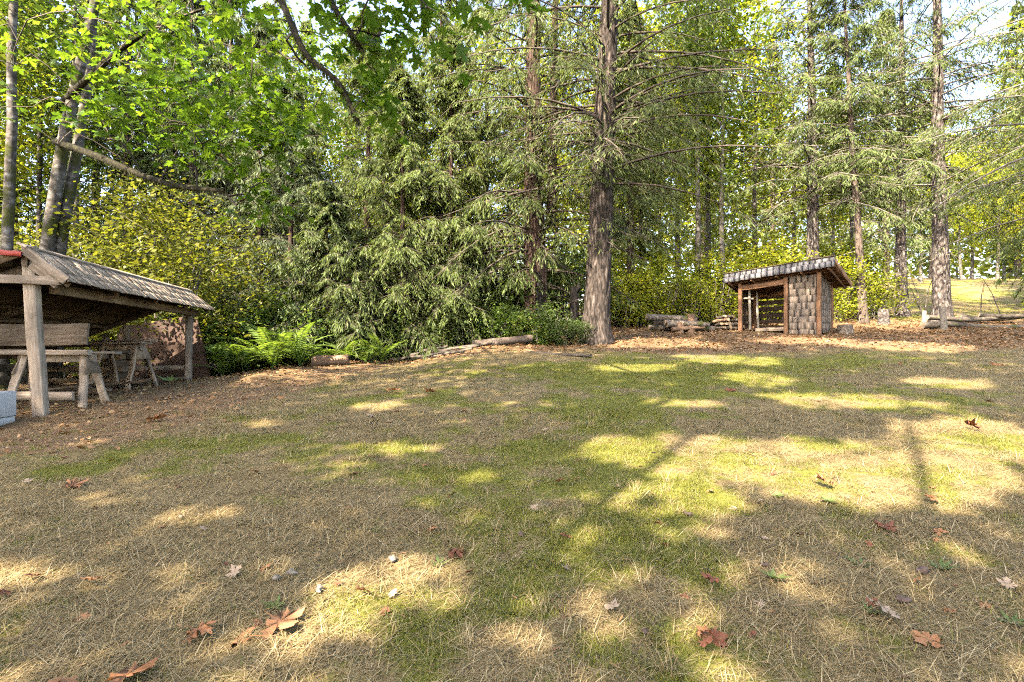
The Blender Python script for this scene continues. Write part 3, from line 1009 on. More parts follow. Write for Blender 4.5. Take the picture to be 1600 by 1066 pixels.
def log(name, a, b, r, mat, parent=None, n=10, rough=.08, taper=.85, seed=0, cut=None, split=False):
    M, L = frame_matrix(a, b)
    rng = RS(seed + 7)
    m = 7
    xs = np.linspace(-L / 2, L / 2, m)
    P = np.stack([xs, .02 * L * .5 * np.sin(xs * 2 + seed), .015 * L * np.cos(xs * 1.7 + seed)], 1)
    mb = MB(); mb.tube(P, r * np.linspace(1, taper, m), n, rough=rough, seed=seed)
    if split:
        for v in mb.V:
            v[:, 2] = np.where(v[:, 2] > r * .25, r * .25 + .12 * (v[:, 2] - r * .25), v[:, 2])
    o = mb.build(name, mat, parent, smooth=False)
    if cut is not None:
        o.data.materials.append(cut)
        fl = np.zeros(len(o.data.polygons), np.int32)
        fl[-2 * n:] = 1
        o.data.polygons.foreach_set('material_index', fl)
    o.matrix_local = M
    return o


def shingle_mesh(name, w, L, t, seed, mat, along='z'):
    """split shingle: thin at the top, thick at the butt, butt edge a little ragged; hangs down from its top edge"""
    rng = RS(seed)
    nb = 4
    V = []
    for k in range(nb + 1):
        x = -w / 2 + w * k / nb
        dl = rng.uniform(-.012, .012)
        bow = rng.uniform(-.003, .003)
        V += [(x, 0, 0), (x, t * .25, 0), (x, bow, -L + dl), (x, t + bow, -L + dl)]
    V = np.array(V)
    F = []
    for k in range(nb):
        a = 4 * k; b = 4 * (k + 1)
        F += [[a + 1, a + 3, b + 3, b + 1], [a, b, b + 2, a + 2], [a + 2, b + 2, b + 3, a + 3], [a, a + 1, b + 1, b]]
    F += [[0, 2, 3, 1], [4 * nb, 4 * nb + 1, 4 * nb + 3, 4 * nb + 2]]
    if along == 'y':
        V = np.stack([V[:, 0], V[:, 2], V[:, 1]], 1)
        F = [f[::-1] for f in F]
    V[:, 1] *= -1 if along == 'z' else 1
    mb = MB(); mb.add(V, F)
    return mb.mesh(name, mat)


# ------------------------------------------------------------------ the open lumber shelter on the left
W_BOARD = mat_wood('wood_grey_board', (.15, .115, .08), (.27, .215, .155), (.39, .33, .25), axis='x', objvar=.22)
W_UNDER = mat_wood('wood_brown_underside', (.12, .078, .04), (.22, .15, .082), (.32, .235, .135), axis='x', objvar=.15)
W_DARKB = mat_wood('wood_dark_beam', (.07, .05, .032), (.13, .095, .062), (.2, .15, .1), axis='x', objvar=.2)
W_REDX = mat_wood('wood_red_brown_beam', (.11, .055, .028), (.20, .105, .054), (.30, .17, .09), axis='x', objvar=.15)
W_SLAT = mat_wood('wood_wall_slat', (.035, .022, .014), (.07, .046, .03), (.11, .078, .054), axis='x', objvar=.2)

SHX, SHY = -5.92, 6.80
SHZ = gz(SHX, SHY)
TH = .193


def shelter():
    e = empty('lumber_shelter', (SHX, SHY, SHZ), TH, 'open timber lean-to with grey shingled roof visor and leaning front post', 'shelter')
    ridge_z, eave_z, eave_x = 2.05, 1.69, .36
    y0, y1 = -.14, 5.05

    def gl(x, y):
        wx = SHX + x * math.cos(TH) - y * math.sin(TH); wy = SHY + x * math.sin(TH) + y * math.cos(TH)
        return gz(wx, wy) - SHZ
    timber('post', (.03, 0, gl(0, 0) - .12), (-.09, 0, ridge_z + .05), .14, .12, W_BOARD, e, up=(0, 1, 0), segs=6)
    timber('post', (.02, 4.72, gl(0, 4.7) - .12), (.04, 4.72, 1.56), .12, .11, W_BOARD, e, up=(0, 1, 0))
    for (x, y, h) in ((-1.22, 4.9, 1.34), (-1.66, 5.0, 1.14), (-2.75, 4.9, .74), (-2.75, 2.4, .74), (-2.75, .1, .74)):
        timber('post', (x, y, gl(x, y) - .12), (x, y, h), .11, .1, W_BOARD, e, up=(0, 1, 0))
    # ridge, front plate and rafters
    timber('ridge_beam', (-.10, y0 + .04, ridge_z - .14), (-.10, y1 - .04, ridge_z - .14), .07, .12, W_DARKB, e)
    timber('front_plate', (.08, y0 + .3, eave_z - .09), (.08, y1 - .06, eave_z - .09), .09, .14, W_UNDER, e)
    for y in (.12, 1.7, 3.3, 4.86):
        timber('rafter', (-.06, y, ridge_z - .16), (-2.95, y, .72), .06, .11, W_DARKB, e)
    for y in (-.02, 1.2, 2.5, 3.8, 4.9):
        timber('front_rafter', (-.05, y, ridge_z - .09), (eave_x - .02, y, eave_z - .05), .05, .08, W_UNDER, e)
    for (x, z) in ((-.75, 1.60), (-1.55, 1.23), (-2.35, .86)):
        timber('purlin', (x, y0 + .1, z + .05), (x, y1 - .1, z + .05), .05, .07, W_DARKB, e)
    # underside boarding of the long back slope
    for k in range(15):
        f0 = k / 15; f1 = (k + .985) / 15
        xa = -.08 - 2.95 * (f0 + f1) / 2; za = ridge_z - .03 - 1.36 * (f0 + f1) / 2
        timber('deck_board', (xa, y0 + .02 * (k % 3), za), (xa, y1 - .03 * (k % 2), za), .213, .02, W_UNDER, e, up=(-.42, 0, .91), segs=5)
    # cover sheet over the boards
    mb = MB()
    mb.add([(-.06, y0, ridge_z + .012), (-.06, y1, ridge_z + .012), (-3.1, y1, ridge_z - 1.392), (-3.1, y0, ridge_z - 1.392),
            (-.06, y0, ridge_z - .006), (-.06, y1, ridge_z - .006), (-3.1, y1, ridge_z - 1.41), (-3.1, y0, ridge_z - 1.41)],
           [[0, 1, 2, 3], [7, 6, 5, 4], [0, 4, 5, 1], [1, 5, 6, 2], [2, 6, 7, 3], [3, 7, 4, 0]])
    mb.build('roof_cover', W_DARKB, e)
    # sheathing of the visor
    ang = math.atan2(ridge_z - eave_z, eave_x + .06)
    for k in range(3):
        f = (k + .5) / 3
        timber('visor_board', (-.06 + (eave_x + .06) * f, y0 + .04, ridge_z - (ridge_z - eave_z) * f), (-.06 + (eave_x + .06) * f, y1 - .04, ridge_z - (ridge_z - eave_z) * f),
               .178, .018, W_UNDER, e, up=(math.sin(ang), 0, math.cos(ang)))
    # shingles, three rows, each one on its own
    rng = RS(81)
    sl = math.hypot(ridge_z - eave_z, eave_x + .06)
    meshes = [shingle_mesh('roof_shingle', 1.0, .27, .018, s, S_ROOF, 'y') for s in range(5)]
    for row in range(3):
        y = y0 - .03
        s_top = sl - .03 - row * .185 if row < 2 else sl - .03 - 2 * .18
        while y < y1 + .02:
            w = rng.uniform(.13, .26)
            w = min(w, y1 + .03 - y)
            if w < .04:
                break
            # distance of the top edge from the ridge along the slope
            top = max(.0, .0 + row * .175)
            lift = .014 + .012 * (0 if row == 2 else 0) + rng.uniform(0, .004)
            x = -.06 + math.cos(ang) * top + math.sin(ang) * lift
            z = ridge_z - math.sin(ang) * top + math.cos(ang) * lift
            o = link('shingle', meshes[rng.randint(5)], e)
            M = Matrix.Translation((x, y + w / 2, z + (.012 if row < 2 else .006))) @ Matrix.Rotation(ang, 4, 'Y') @ Matrix.Rotation(math.radians(90 + rng.uniform(-1.2, 1.2)), 4, 'Z') @ Matrix.Rotation(math.radians(2.2), 4, 'X')
            o.matrix_local = M @ Matrix.Diagonal((w - .005, 1, 1, 1))
            y += w
    timber('ridge_board', (-.075, y0 - .04, ridge_z + .045), (-.075, y1 + .02, ridge_z + .045), .12, .022, W_BOARD, e, up=(.4, 0, .9))
    # near gable trim
    timber('rake_board', (-.07, y0 - .02, ridge_z - .01), (eave_x + .03, y0 - .02, eave_z - .02), .022, .11, W_BOARD, e)
    timber('rake_board', (-.06, y1 + .03, ridge_z - .01), (eave_x + .02, y1 + .03, eave_z - .02), .022, .09, W_DARKB, e)
    timber('brace', (-.02, -.10, ridge_z - .18), (.26, -.09, ridge_z - .43), .03, .10, W_BOARD, e)
    timber('collar_tie', (-.42, -.105, 1.69), (.30, -.105, 1.68), .04, .105, W_BOARD, e)
    timber('rake_board', (-.13, -.13, ridge_z - .04), (-1.6, -.13, ridge_z - .73), .025, .1, W_UNDER, e)
    timber('red_trim_board', (-.08, -.17, ridge_z - .075), (-.36, -.17, ridge_z - .045), .03, .06, M_REDPAINT, e)
    # low rails
    timber('end_rail', (-1.25, 4.80, .43), (.04, 4.80, .44), .04, .09, W_BOARD, e)
    timber('sole_plate', (-2.7, 4.9, .05), (-.2, 4.9, .04), .09, .09, W_DARKB, e)
    for z in (.25, .48):
        timber('back_rail', (-2.70, .15, z), (-2.70, 4.85, z), .03, .14, W_DARKB, e)
    return e


shelter()


def sawhorse(p, rz, Lb, H, label, splay=.26, endsplay=.10, lean=0):
    e = empty('sawhorse', p, rz, label, 'sawhorse', 'sawhorses under the shelter')
    timber('top_beam', (-Lb / 2, 0, H - .05), (Lb / 2, 0, H - .05), .09, .10, W_BOARD, e)
    for sx in (-1, 1):
        for sy in (-1, 1):
            a = (sx * (Lb / 2 - .10), sy * .05, H - .01); b = (sx * (Lb / 2 - .10 + endsplay), sy * splay, -.03)
            timber('leg', a, b, .10, .035, W_BOARD, e, up=(0, sy, .3))
        mb = MB()
        x = sx * (Lb / 2 - .065)
        za, zb = H - .02, H - .26
        ya, yb = .07, .05 + (splay - .05) * (.26 / H) + .05
        V = [(x, -ya, za), (x, ya, za), (x + sx * .03, yb, zb), (x + sx * .03, -yb, zb)]
        V += [(q[0] + sx * .02, q[1], q[2]) for q in V]
        mb.add(V, [[0, 1, 2, 3], [7, 6, 5, 4], [0, 4, 5, 1], [1, 5, 6, 2], [2, 6, 7, 3], [3, 7, 4, 0]])
        mb.build('gusset', W_GREYX, e)
    return e


def shelter_contents():
    p = Vector((-6.98, 9.75, 0)); p.z = gz(p.x, p.y)
    sawhorse(p, -.40, 1.10, .80, 'pale grey sawhorse in the open front of the shelter, nearest the brown sheet')
    tp = Vector((p.x, p.y, p.z + .80))
    d = Vector((math.cos(-.40), math.sin(-.40), 0)); n = Vector((-d.y, d.x, 0))
    for k, (o0, l0, l1, z) in enumerate(((-.06, -1.0, .72, .024), (.10, -.9, .55, .024), (.02, -.7, .82, .064))):
        o = timber('plank', tp + d * l0 + n * o0 + Vector((0, 0, z)), tp + d * l1 + n * o0 + Vector((0, 0, z)), .14, .035, W_BOARD)
        tag(o, ['short weathered plank lying under another on the far sawhorse, front side', 'short weathered plank lying on the far sawhorse, rear side',
                'weathered plank lying on top across the far sawhorse'][k], 'plank', 'planks laid on the sawhorses')
    p = Vector((-6.22, 7.45, 0)); p.z = gz(p.x, p.y)
    sawhorse(p, .10, .95, .70, 'weathered sawhorse just behind the tall front post of the shelter')
    tp = Vector((p.x, p.y, p.z + .70)); d = Vector((math.cos(.1), math.sin(.1), 0)); n = Vector((-d.y, d.x, 0))
    o = timber('plank', tp + d * -1.0 + n * -.12 + Vector((0, 0, .03)), tp + d * .48 + n * -.12 + Vector((0, 0, .03)), .10, .07, W_BOARD)
    tag(o, 'thick grey timber lying along the front of the near sawhorse', 'plank', 'planks laid on the sawhorses')
    o = timber('plank', tp + d * -.9 + n * .12 + Vector((0, 0, .022)), tp + d * .72 + n * .10 + Vector((0, 0, .022)), .16, .035, W_BOARD)
    tag(o, 'thin pale plank sticking out past the near sawhorse to the right', 'plank', 'planks laid on the sawhorses')
    o = timber('wide_board', tp + d * -1.1 + n * -.02 + Vector((0, 0, .25)), tp + d * .40 + n * -.02 + Vector((0, 0, .28)), .30, .045, W_GREYX, up=(0, -1, .12))
    tag(o, 'wide knotty board standing on edge on the near sawhorse', 'board')
    o = timber('low_rail', p + d * -.55 + n * -.28 + Vector((0, 0, .16)), p + d * .38 + n * -.28 + Vector((0, 0, .16)), .04, .11, W_BOARD)
    o2 = timber('low_rail_x', p, p + Vector((.1, 0, 0)), .01, .01, W_BOARD)
    bpy.data.objects.remove(o2)
    tag(o, 'short grey board resting against the legs of the near sawhorse', 'board')
    # lumber stacked at the back, rows apart
    rng = RS(4)
    k = 0
    for row, z in enumerate((.16, .40, .64, .90)):
        for col in range(2):
            Y = 11.0 + .22 * col + rng.uniform(-.03, .03)
            xa = -9.9 + rng.uniform(-.1, .1); xb = -7.72 + rng.uniform(-.25, .1)
            gz0 = gz(-8.5, Y)
            o = timber('lumber_board', (xa, Y, gz0 + z), (xb, Y + .05, gz0 + z), .16, .11, W_DARKB if (row + col) % 2 else W_UNDER)
            tag(o, 'rough sawn timber in the spaced stack at the dark back of the shelter', 'lumber', 'lumber stacked in the shelter')
        for xx in (-9.5, -8.0):
            o = timber('stack_spacer', (xx, 10.86, gz(-8.5, 11) + z - .12), (xx, 11.36, gz(-8.5, 11) + z - .12), .08, .13, W_DARKB)
            tag(o, 'small wooden spacer block between stacked timbers in the shelter', 'spacer', 'spacers in the lumber stack')
    # sticks on the ground inside
    for k in range(16):
        x = rng.uniform(-8.2, -6.6); Y = rng.uniform(8.3, 10.9)
        a = rng.uniform(-.4, .5); L = rng.uniform(.6, 1.5)
        zz = gz(x, Y) + .05 + .06 * rng.rand()
        o = timber('scrap_stick', (x - L / 2 * math.cos(a), Y - L / 2 * math.sin(a), zz), (x + L / 2 * math.cos(a), Y + L / 2 * math.sin(a), zz + rng.uniform(-.03, .10)), .07, .04, W_DARKB)
        tag(o, 'scrap wood stick lying on the ground inside the shelter', 'stick', 'scrap sticks under the shelter')
    # brown sheet leaning at the far end
    c = [at(183, 512, 12.42), at(296, 494, 12.42), at(308, 501, 12.40), at(331, 600, 12.05), at(183, 604, 12.05)]
    dv = Vector((0, .028, .012))
    V = [list(q) for q in c] + [list(q + dv) for q in c]
    mb = MB(); mb.add(V, [[4, 3, 2, 1, 0], [5, 6, 7, 8, 9]]); mb.add(V, [[0, 1, 6, 5], [1, 2, 7, 6], [2, 3, 8, 7], [3, 4, 9, 8], [4, 0, 5, 9]])
    o = mb.build('leaning_sheet', M_RUST)
    tag(o, 'dark brown sheet with a slanted edge leaning against the far post of the shelter', 'sheet')
    # white box at the left border
    e = empty('white_box', (at(2, 600, 6.2).x - .17, 6.2, gz(at(2, 600, 6.2).x, 6.2)), .1, 'white enamel box half out of view beside the front post', 'box')
    mb = MB(); mb.box((-.45, -.3, .10), (.10, .3, .40)); o = mb.build('lid_body', M_WHITE, e)
    b = o.modifiers.new('bevel', 'BEVEL'); b.width = .015; b.segments = 2
    mb = MB(); mb.box((-.44, -.29, -.03), (.09, .29, .095)); o = mb.build('base', M_WHITE, e)
    b = o.modifiers.new('bevel', 'BEVEL'); b.width = .01; b.segments = 2


shelter_contents()


# ------------------------------------------------------------------ the small shingled woodshed on the right
def woodshed():
    WX, WY = 9.60, 17.0
    WZ = 1.79
    th = math.atan2(-.714, .70)
    e = empty('woodshed', (WX, WY, WZ), th, 'small open woodshed with grey shingled wall and red brown corner posts', 'shed')

    def gl(x, y):
        return gz(WX + x * math.cos(th) - y * math.sin(th), WY + x * math.sin(th) + y * math.cos(th)) - WZ

    def rz(x, y):
        return 2.03 + .062 * x - .255 * (y + .30)
    for (x, y) in ((-2.46, 0), (-.98, 0), (0, 0), (-2.46, 1.22), (0, 1.22)):
        timber('corner_post', (x, y, gl(x, y) - .15), (x, y, rz(x, y) - .01), .12, .12, W_REDX, e, up=(0, 1, 0), seed=int(50 + x * 10 + y * 7))
    timber('header', (-2.40, .0, rz(-2.4, 0) - .16), (-1.04, .0, rz(-1.04, 0) - .16), .08, .17, W_REDX, e)
    timber('header', (-2.40, 1.22, rz(-2.4, 1.22) - .07), (-.06, 1.22, rz(-.06, 1.22) - .07), .08, .12, W_REDX, e)
    timber('sill', (-1.95, .02, .20), (-1.04, .02, .20), .07, .12, W_GREYX, e)
    timber('sill', (-2.40, 1.20, .12), (-.06, 1.20, .12), .07, .12, W_DARKB, e)
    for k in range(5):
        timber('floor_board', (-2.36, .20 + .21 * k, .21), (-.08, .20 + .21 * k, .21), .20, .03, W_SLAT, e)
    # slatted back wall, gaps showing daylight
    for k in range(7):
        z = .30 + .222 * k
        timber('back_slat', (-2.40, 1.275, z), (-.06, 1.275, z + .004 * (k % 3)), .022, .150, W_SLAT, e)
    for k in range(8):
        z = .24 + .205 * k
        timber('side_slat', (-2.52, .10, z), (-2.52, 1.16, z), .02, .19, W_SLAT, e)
    for (x, y, tx) in ((-2.25, .22, .02), (-2.08, .55, -.03)):
        log('round_pole', (x, y, -.05), (x + tx, y + .02, rz(x, y) - .12), .05, W_POLE, e, n=8, rough=.1, taper=.8, seed=int(9 + 10 * y))
    timber('cross_stick', (-2.40, .12, 1.30), (-2.10, .2, 1.28), .03, .05, W_POLE, e)
    # sheathing behind shingles
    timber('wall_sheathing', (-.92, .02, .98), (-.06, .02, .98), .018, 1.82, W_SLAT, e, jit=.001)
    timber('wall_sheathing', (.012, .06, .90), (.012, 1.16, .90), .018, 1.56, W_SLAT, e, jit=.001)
    rng = RS(14)
    sm_ = [shingle_mesh('wall_shingle', 1.0, .30, .011, 30 + s, S_WALL, 'z') for s in range(6)]
    rows = 9
    for r in range(rows):
        zt = rz(-.5, 0) - .02 - .217 * r
        x = -.915
        while x < -.065:
            w = min(rng.uniform(.13, .32), -.06 - x)
            if w < .05:
                x += w; continue
            o = link('shingle', sm_[rng.randint(6)], e)
            o.matrix_local = Matrix.Translation((x + w / 2, .004, zt + rng.uniform(-.02, .012))) @ Matrix.Rotation(math.radians(2.3), 4, 'X') @ Matrix.Rotation(math.radians(rng.uniform(-1.5, 1.5)), 4, 'Y') @ Matrix.Diagonal((w - .006, 1, 1, 1))
            x += w
        y = .065
        while y < 1.155:
            w = min(rng.uniform(.15, .34), 1.16 - y)
            if w < .05:
                y += w; continue
            zt2 = min(zt - .02, rz(0, y) - .02)
            if zt2 < .16:
                break
            o = link('shingle', sm_[rng.randint(6)], e)
            o.matrix_local = Matrix.Translation((.028, y + w / 2, zt2 + rng.uniform(-.02, .012))) @ Matrix.Rotation(math.radians(90), 4, 'Z') @ Matrix.Rotation(math.radians(2.3), 4, 'X') @ Matrix.Rotation(math.radians(rng.uniform(-1.5, 1.5)), 4, 'Y') @ Matrix.Diagonal((w - .006, 1, 1, 1))
            y += w
    # roof
    X0, X1, Y0, Y1 = -2.95, .49, -.30, 1.62
    for k in range(9):
        ya = Y0 + .03 + (Y1 - Y0 - .03) * (k + .5) / 9
        timber('soffit_board', (X0 + .02, ya, rz(X0, ya) + .035), (X1 - .02, ya, rz(X1, ya) + .035), .205, .02, W_REDX, e, up=(0, .25, .97))
    for x in (-2.75, -2.0, -1.2, -.45, .33):
        timber('rafter', (x, Y0 + .04, rz(x, Y0 + .04) - .02), (x, Y1 - .06, rz(x, Y1 - .06) - .02), .05, .085, W_REDX, e)
    mb = MB()
    V = []
    for (x, y, h) in ((X0, Y0 + .02, .05), (X1, Y0 + .02, .05), (X1, Y1, .05), (X0, Y1, .05), (X0, Y0 + .12, .30), (X1, Y0 + .12, .30), (X1, Y1, .11), (X0, Y1, .11)):
        V.append((x, y, rz(x, y) + h))
    mb.add(V, [[3, 2, 1, 0], [4, 5, 6, 7], [0, 1, 5, 4], [1, 2, 6, 5], [2, 3, 7, 6], [3, 0, 4, 7]])
    mb.build('roof_deck', W_REDX, e)
    fm = [shingle_mesh('fascia_shingle', 1.0, .175, .010, 60 + s, S_FASCIA, 'z') for s in range(6)]
    for r in range(2):
        x = X0 - .01
        while x < X1 + .01:
            w = min(rng.uniform(.155, .205), X1 + .015 - x)
            if w < .05:
                break
            xm = x + w / 2
            o = link('shingle', fm[rng.randint(6)], e)
            o.matrix_local = Matrix.Translation((xm, Y0 + (.095 - .075 * r), rz(xm, Y0) + .305 - .145 * r + rng.uniform(-.003, .003))) @ Matrix.Rotation(math.radians(14 if r == 0 else 9), 4, 'X').inverted() @ Matrix.Rotation(-.062, 4, 'Y') @ Matrix.Diagonal((w - .005, 1, 1, 1))
            x += w
    timber('roof_edge_board', (X0 - .015, Y0 + .092, rz(X0, Y0) + .322), (X1 + .015, Y0 + .092, rz(X1, Y0) + .322), .07, .022, W_DARKB, e)
    # roof shingles over the back slope
    rm = [shingle_mesh('roof_shingle_top', 1.0, .42, .018, 90 + s, S_ROOF, 'y') for s in range(4)]
    pitch = math.atan2(.255 * (Y1 - Y0 - .12) + .19, Y1 - Y0 - .12)
    for r in range(6):
        f = r / 6
        y = Y0 + .12 + (Y1 - Y0 - .12) * f
        x = X0
        while x < X1:
            w = min(rng.uniform(.16, .30), X1 - x)
            if w < .05:
                break
            xm = x + w / 2
            zt = rz(xm, y) + .30 - .19 * f
            o = link('shingle', rm[rng.randint(4)], e)
            o.matrix_local = Matrix.Translation((xm, y, zt + .022)) @ Matrix.Rotation(-.062, 4, 'Y') @ Matrix.Rotation(math.radians(180), 4, 'Z') @ Matrix.Rotation(pitch - .03, 4, 'X') @ Matrix.Diagonal((w - .008, 1, 1, 1))
            x += w
    timber('barge_board', (X1 + .005, Y0 + .06, rz(X1, Y0) + .15), (X1 + .005, Y1, rz(X1, Y1) + .075), .022, .16, W_REDX, e)
    return e


woodshed()


# ------------------------------------------------------------------ logs, stumps, wood piles
def logs():
    rng = RS(77)
    # pile left of the woodshed
    for k in range(9):
        c = on_ground(1062 + rng.uniform(-22, 22), 18.6 + rng.uniform(-.3, .5))
        lv = k // 4
        L = rng.uniform(.9, 1.7)
        z = c.z + .10 + .17 * lv
        a = rng.uniform(-.25, .25)
        d = Vector((math.cos(a), math.sin(a), rng.uniform(-.05, .05))) * L / 2
        q = Vector((c.x, c.y - .1 * lv, z))
        o = log('pile_log', q - d, q + d, rng.uniform(.075, .12), W_LOG, n=8, seed=k, cut=W_CUT)
        tag(o, 'pale bark log in the low heap between the big fir and the woodshed', 'log', 'logs heaped left of the woodshed')
    for k, (px, Y, h, w) in enumerate(((1078, 18.3, .62, .34), (1062, 18.2, .34, .3))):
        p = on_ground(px, Y)
        o = log('rotten_stump', p + Vector((0, 0, -.1)), p + Vector((.05, .05, h)), w / 2, W_FIRE, n=11, rough=.3, taper=.7, seed=k + 60)
        tag(o, ['taller red brown rotten stump at the right end of the log heap', 'low red brown rotten block in front of the log heap'][k], 'stump')
    o = log('pile_log', on_ground(1050, 18.1) + Vector((0, 0, .12)), on_ground(1100, 18.3) + Vector((0, 0, .16)), .075, W_FIRE, n=8, seed=31)
    tag(o, 'long reddish log lying across the front of the log heap', 'log', 'logs heaped left of the woodshed')
    # firewood against the left wall of the shed
    n = 0
    for lv in range(4):
        for k in range(6 - lv):
            c = on_ground(1119 + 6.4 * k + 3 * lv, 19.3)
            z = c.z + .07 + .13 * lv
            a = rng.uniform(-.5, .3)
            d = Vector((.22 * math.sin(a) + .12, -.22 * math.cos(a), .02))
            q = Vector((c.x, c.y + rng.uniform(-.1, .1), z))
            o = log('firewood_log', q - d, q + d, rng.uniform(.055, .085), W_LOG if rng.rand() < .6 else W_FIRE, n=7, seed=n + 100, cut=W_CUT, split=rng.rand() < .4)
            tag(o, 'short firewood log in the small dark stack by the left post of the woodshed', 'firewood', 'firewood stacked beside the woodshed')
            n += 1
    # stumps to the right
    p = on_ground(1321, 17.6)
    o = log('log_round', p + Vector((0, 0, -.08)), p + Vector((0, .03, .30)), .24, W_LOG, n=16, rough=.10, taper=.92, seed=3, cut=W_CUT)
    tag(o, 'wide low chopping block with pale top right of the woodshed', 'stump')
    p = on_ground(1381, 20.4)
    o = log('tree_stump', p + Vector((0, 0, -.1)), p + Vector((0, 0, .55)), .21, B_FIRPALE, n=14, rough=.12, taper=.85, seed=5, cut=W_CUT)
    tag(o, 'upright grey stump standing alone between the two thin trunks', 'stump')
    p = on_ground(1444, 19.9)
    o = log('short_post', p + Vector((0, 0, -.1)), p + Vector((-.01, 0, .55)), .085, W_POLE, n=10, rough=.1, seed=6, cut=W_CUT)
    tag(o, 'slim grey post stump at the left end of the long logs', 'post')
    p = on_ground(1475, 18.6)
    o = log('short_post', p + Vector((0, 0, -.1)), p + Vector((-.06, 0, .82)), .11, W_POLE, n=10, rough=.14, seed=8, cut=W_CUT)
    tag(o, 'thicker leaning grey post in front of the long logs', 'post')
    # long logs at the right
    for k, (x0, x1, Ya, Yb, r, h, lab) in enumerate((
            (1440, 1640, 19.4, 19.0, .10, .07, 'long grey log at the bottom of the row right of the pale trunks'),
            (1448, 1590, 20.0, 20.4, .09, .24, 'upper log resting on the long logs beside the leaning post'),
            (1530, 1680, 20.3, 19.8, .08, .36, 'highest log of the row at the right border'),
            (1500, 1700, 20.7, 20.9, .09, .2, 'rear log of the row at the right border'),
            (1442, 1465, 18.9, 18.8, .12, .12, 'short broken log end left of the leaning post'))):
        a = on_ground(x0, Ya) + Vector((0, 0, h)); b = on_ground(x1, Yb) + Vector((0, 0, h))
        o = log('fallen_log', a, b, r, W_RAIL, n=12, rough=.14, seed=k + 40, cut=W_CUT)
        tag(o, lab, 'log')
    # weathered rails along the far edge of the lawn
    for k, (x0, y0, x1, y1, w, t, h, lab) in enumerate((
            (700, 549, 925, 559, .16, .07, .05, 'longest weathered rail on the lawn edge, running to the big fir'),
            (612, 549, 738, 548, .14, .07, .05, 'grey rail lying left of the long rail, nearest the ferns'),
            (635, 554, 725, 553, .12, .06, .04, 'short grey rail in front of the others on the lawn edge'),
            (668, 545, 770, 546, .15, .08, .16, 'grey rail laid on top behind the long rail'),
            (640, 545, 700, 543, .10, .06, .20, 'thin rail end sticking up among the lawn edge rails'))):
        a = hit(x0, y0); b = hit(x1, y1)
        a.y = min(a.y, 14.6); b.y = min(b.y, 14.6)
        a = on_ground(x0, a.y); b = on_ground(x1, b.y)
        o = timber('split_rail', a + Vector((0, 0, h)), b + Vector((0, 0, h)), w * .75, t * .8, W_RAIL, jit=.014, segs=8, seed=k + 3)
        tag(o, lab, 'rail')
    a = on_ground(738, 14.3); b = on_ground(832, 14.5)
    o = log('rotten_log', a + Vector((0, 0, .12)), b + Vector((0, 0, .15)), .11, B_BROWN, n=12, rough=.3, seed=17)
    tag(o, 'dark rotten log behind the long rail below the cedar', 'log')
    a = on_ground(488, 13.2); b = on_ground(545, 13.3)
    o = log('rotten_log', a + Vector((0, 0, .10)), b + Vector((0, 0, .12)), .14, W_FIRE, n=12, rough=.3, seed=19)
    tag(o, 'reddish rotten log between the ferns and the rails', 'log')
    a = on_ground(308, 13.4); b = on_ground(352, 13.3)
    o = timber('squared_timber', a + Vector((0, 0, .30)), b + Vector((0, 0, .30)), .2, .16, W_BOARD)
    tag(o, 'grey squared timber behind the ferns beside the brown sheet', 'timber')
    # supports of that timber
    for px in (316, 346):
        q = on_ground(px, 13.36)
        o = log('support_block', q + Vector((0, 0, -.05)), q + Vector((0, 0, .22)), .10, B_BROWN, n=9, seed=px)
        tag(o, 'dark block under the grey timber behind the ferns', 'block', 'blocks under the squared timber')


logs()


# ------------------------------------------------------------------ hero trees
def keep_for(loc, rng, strength=.85, flecks=False):
    L = np.array(loc)
    return lambda P: gap_keep(P + L, rng, strength, flecks)


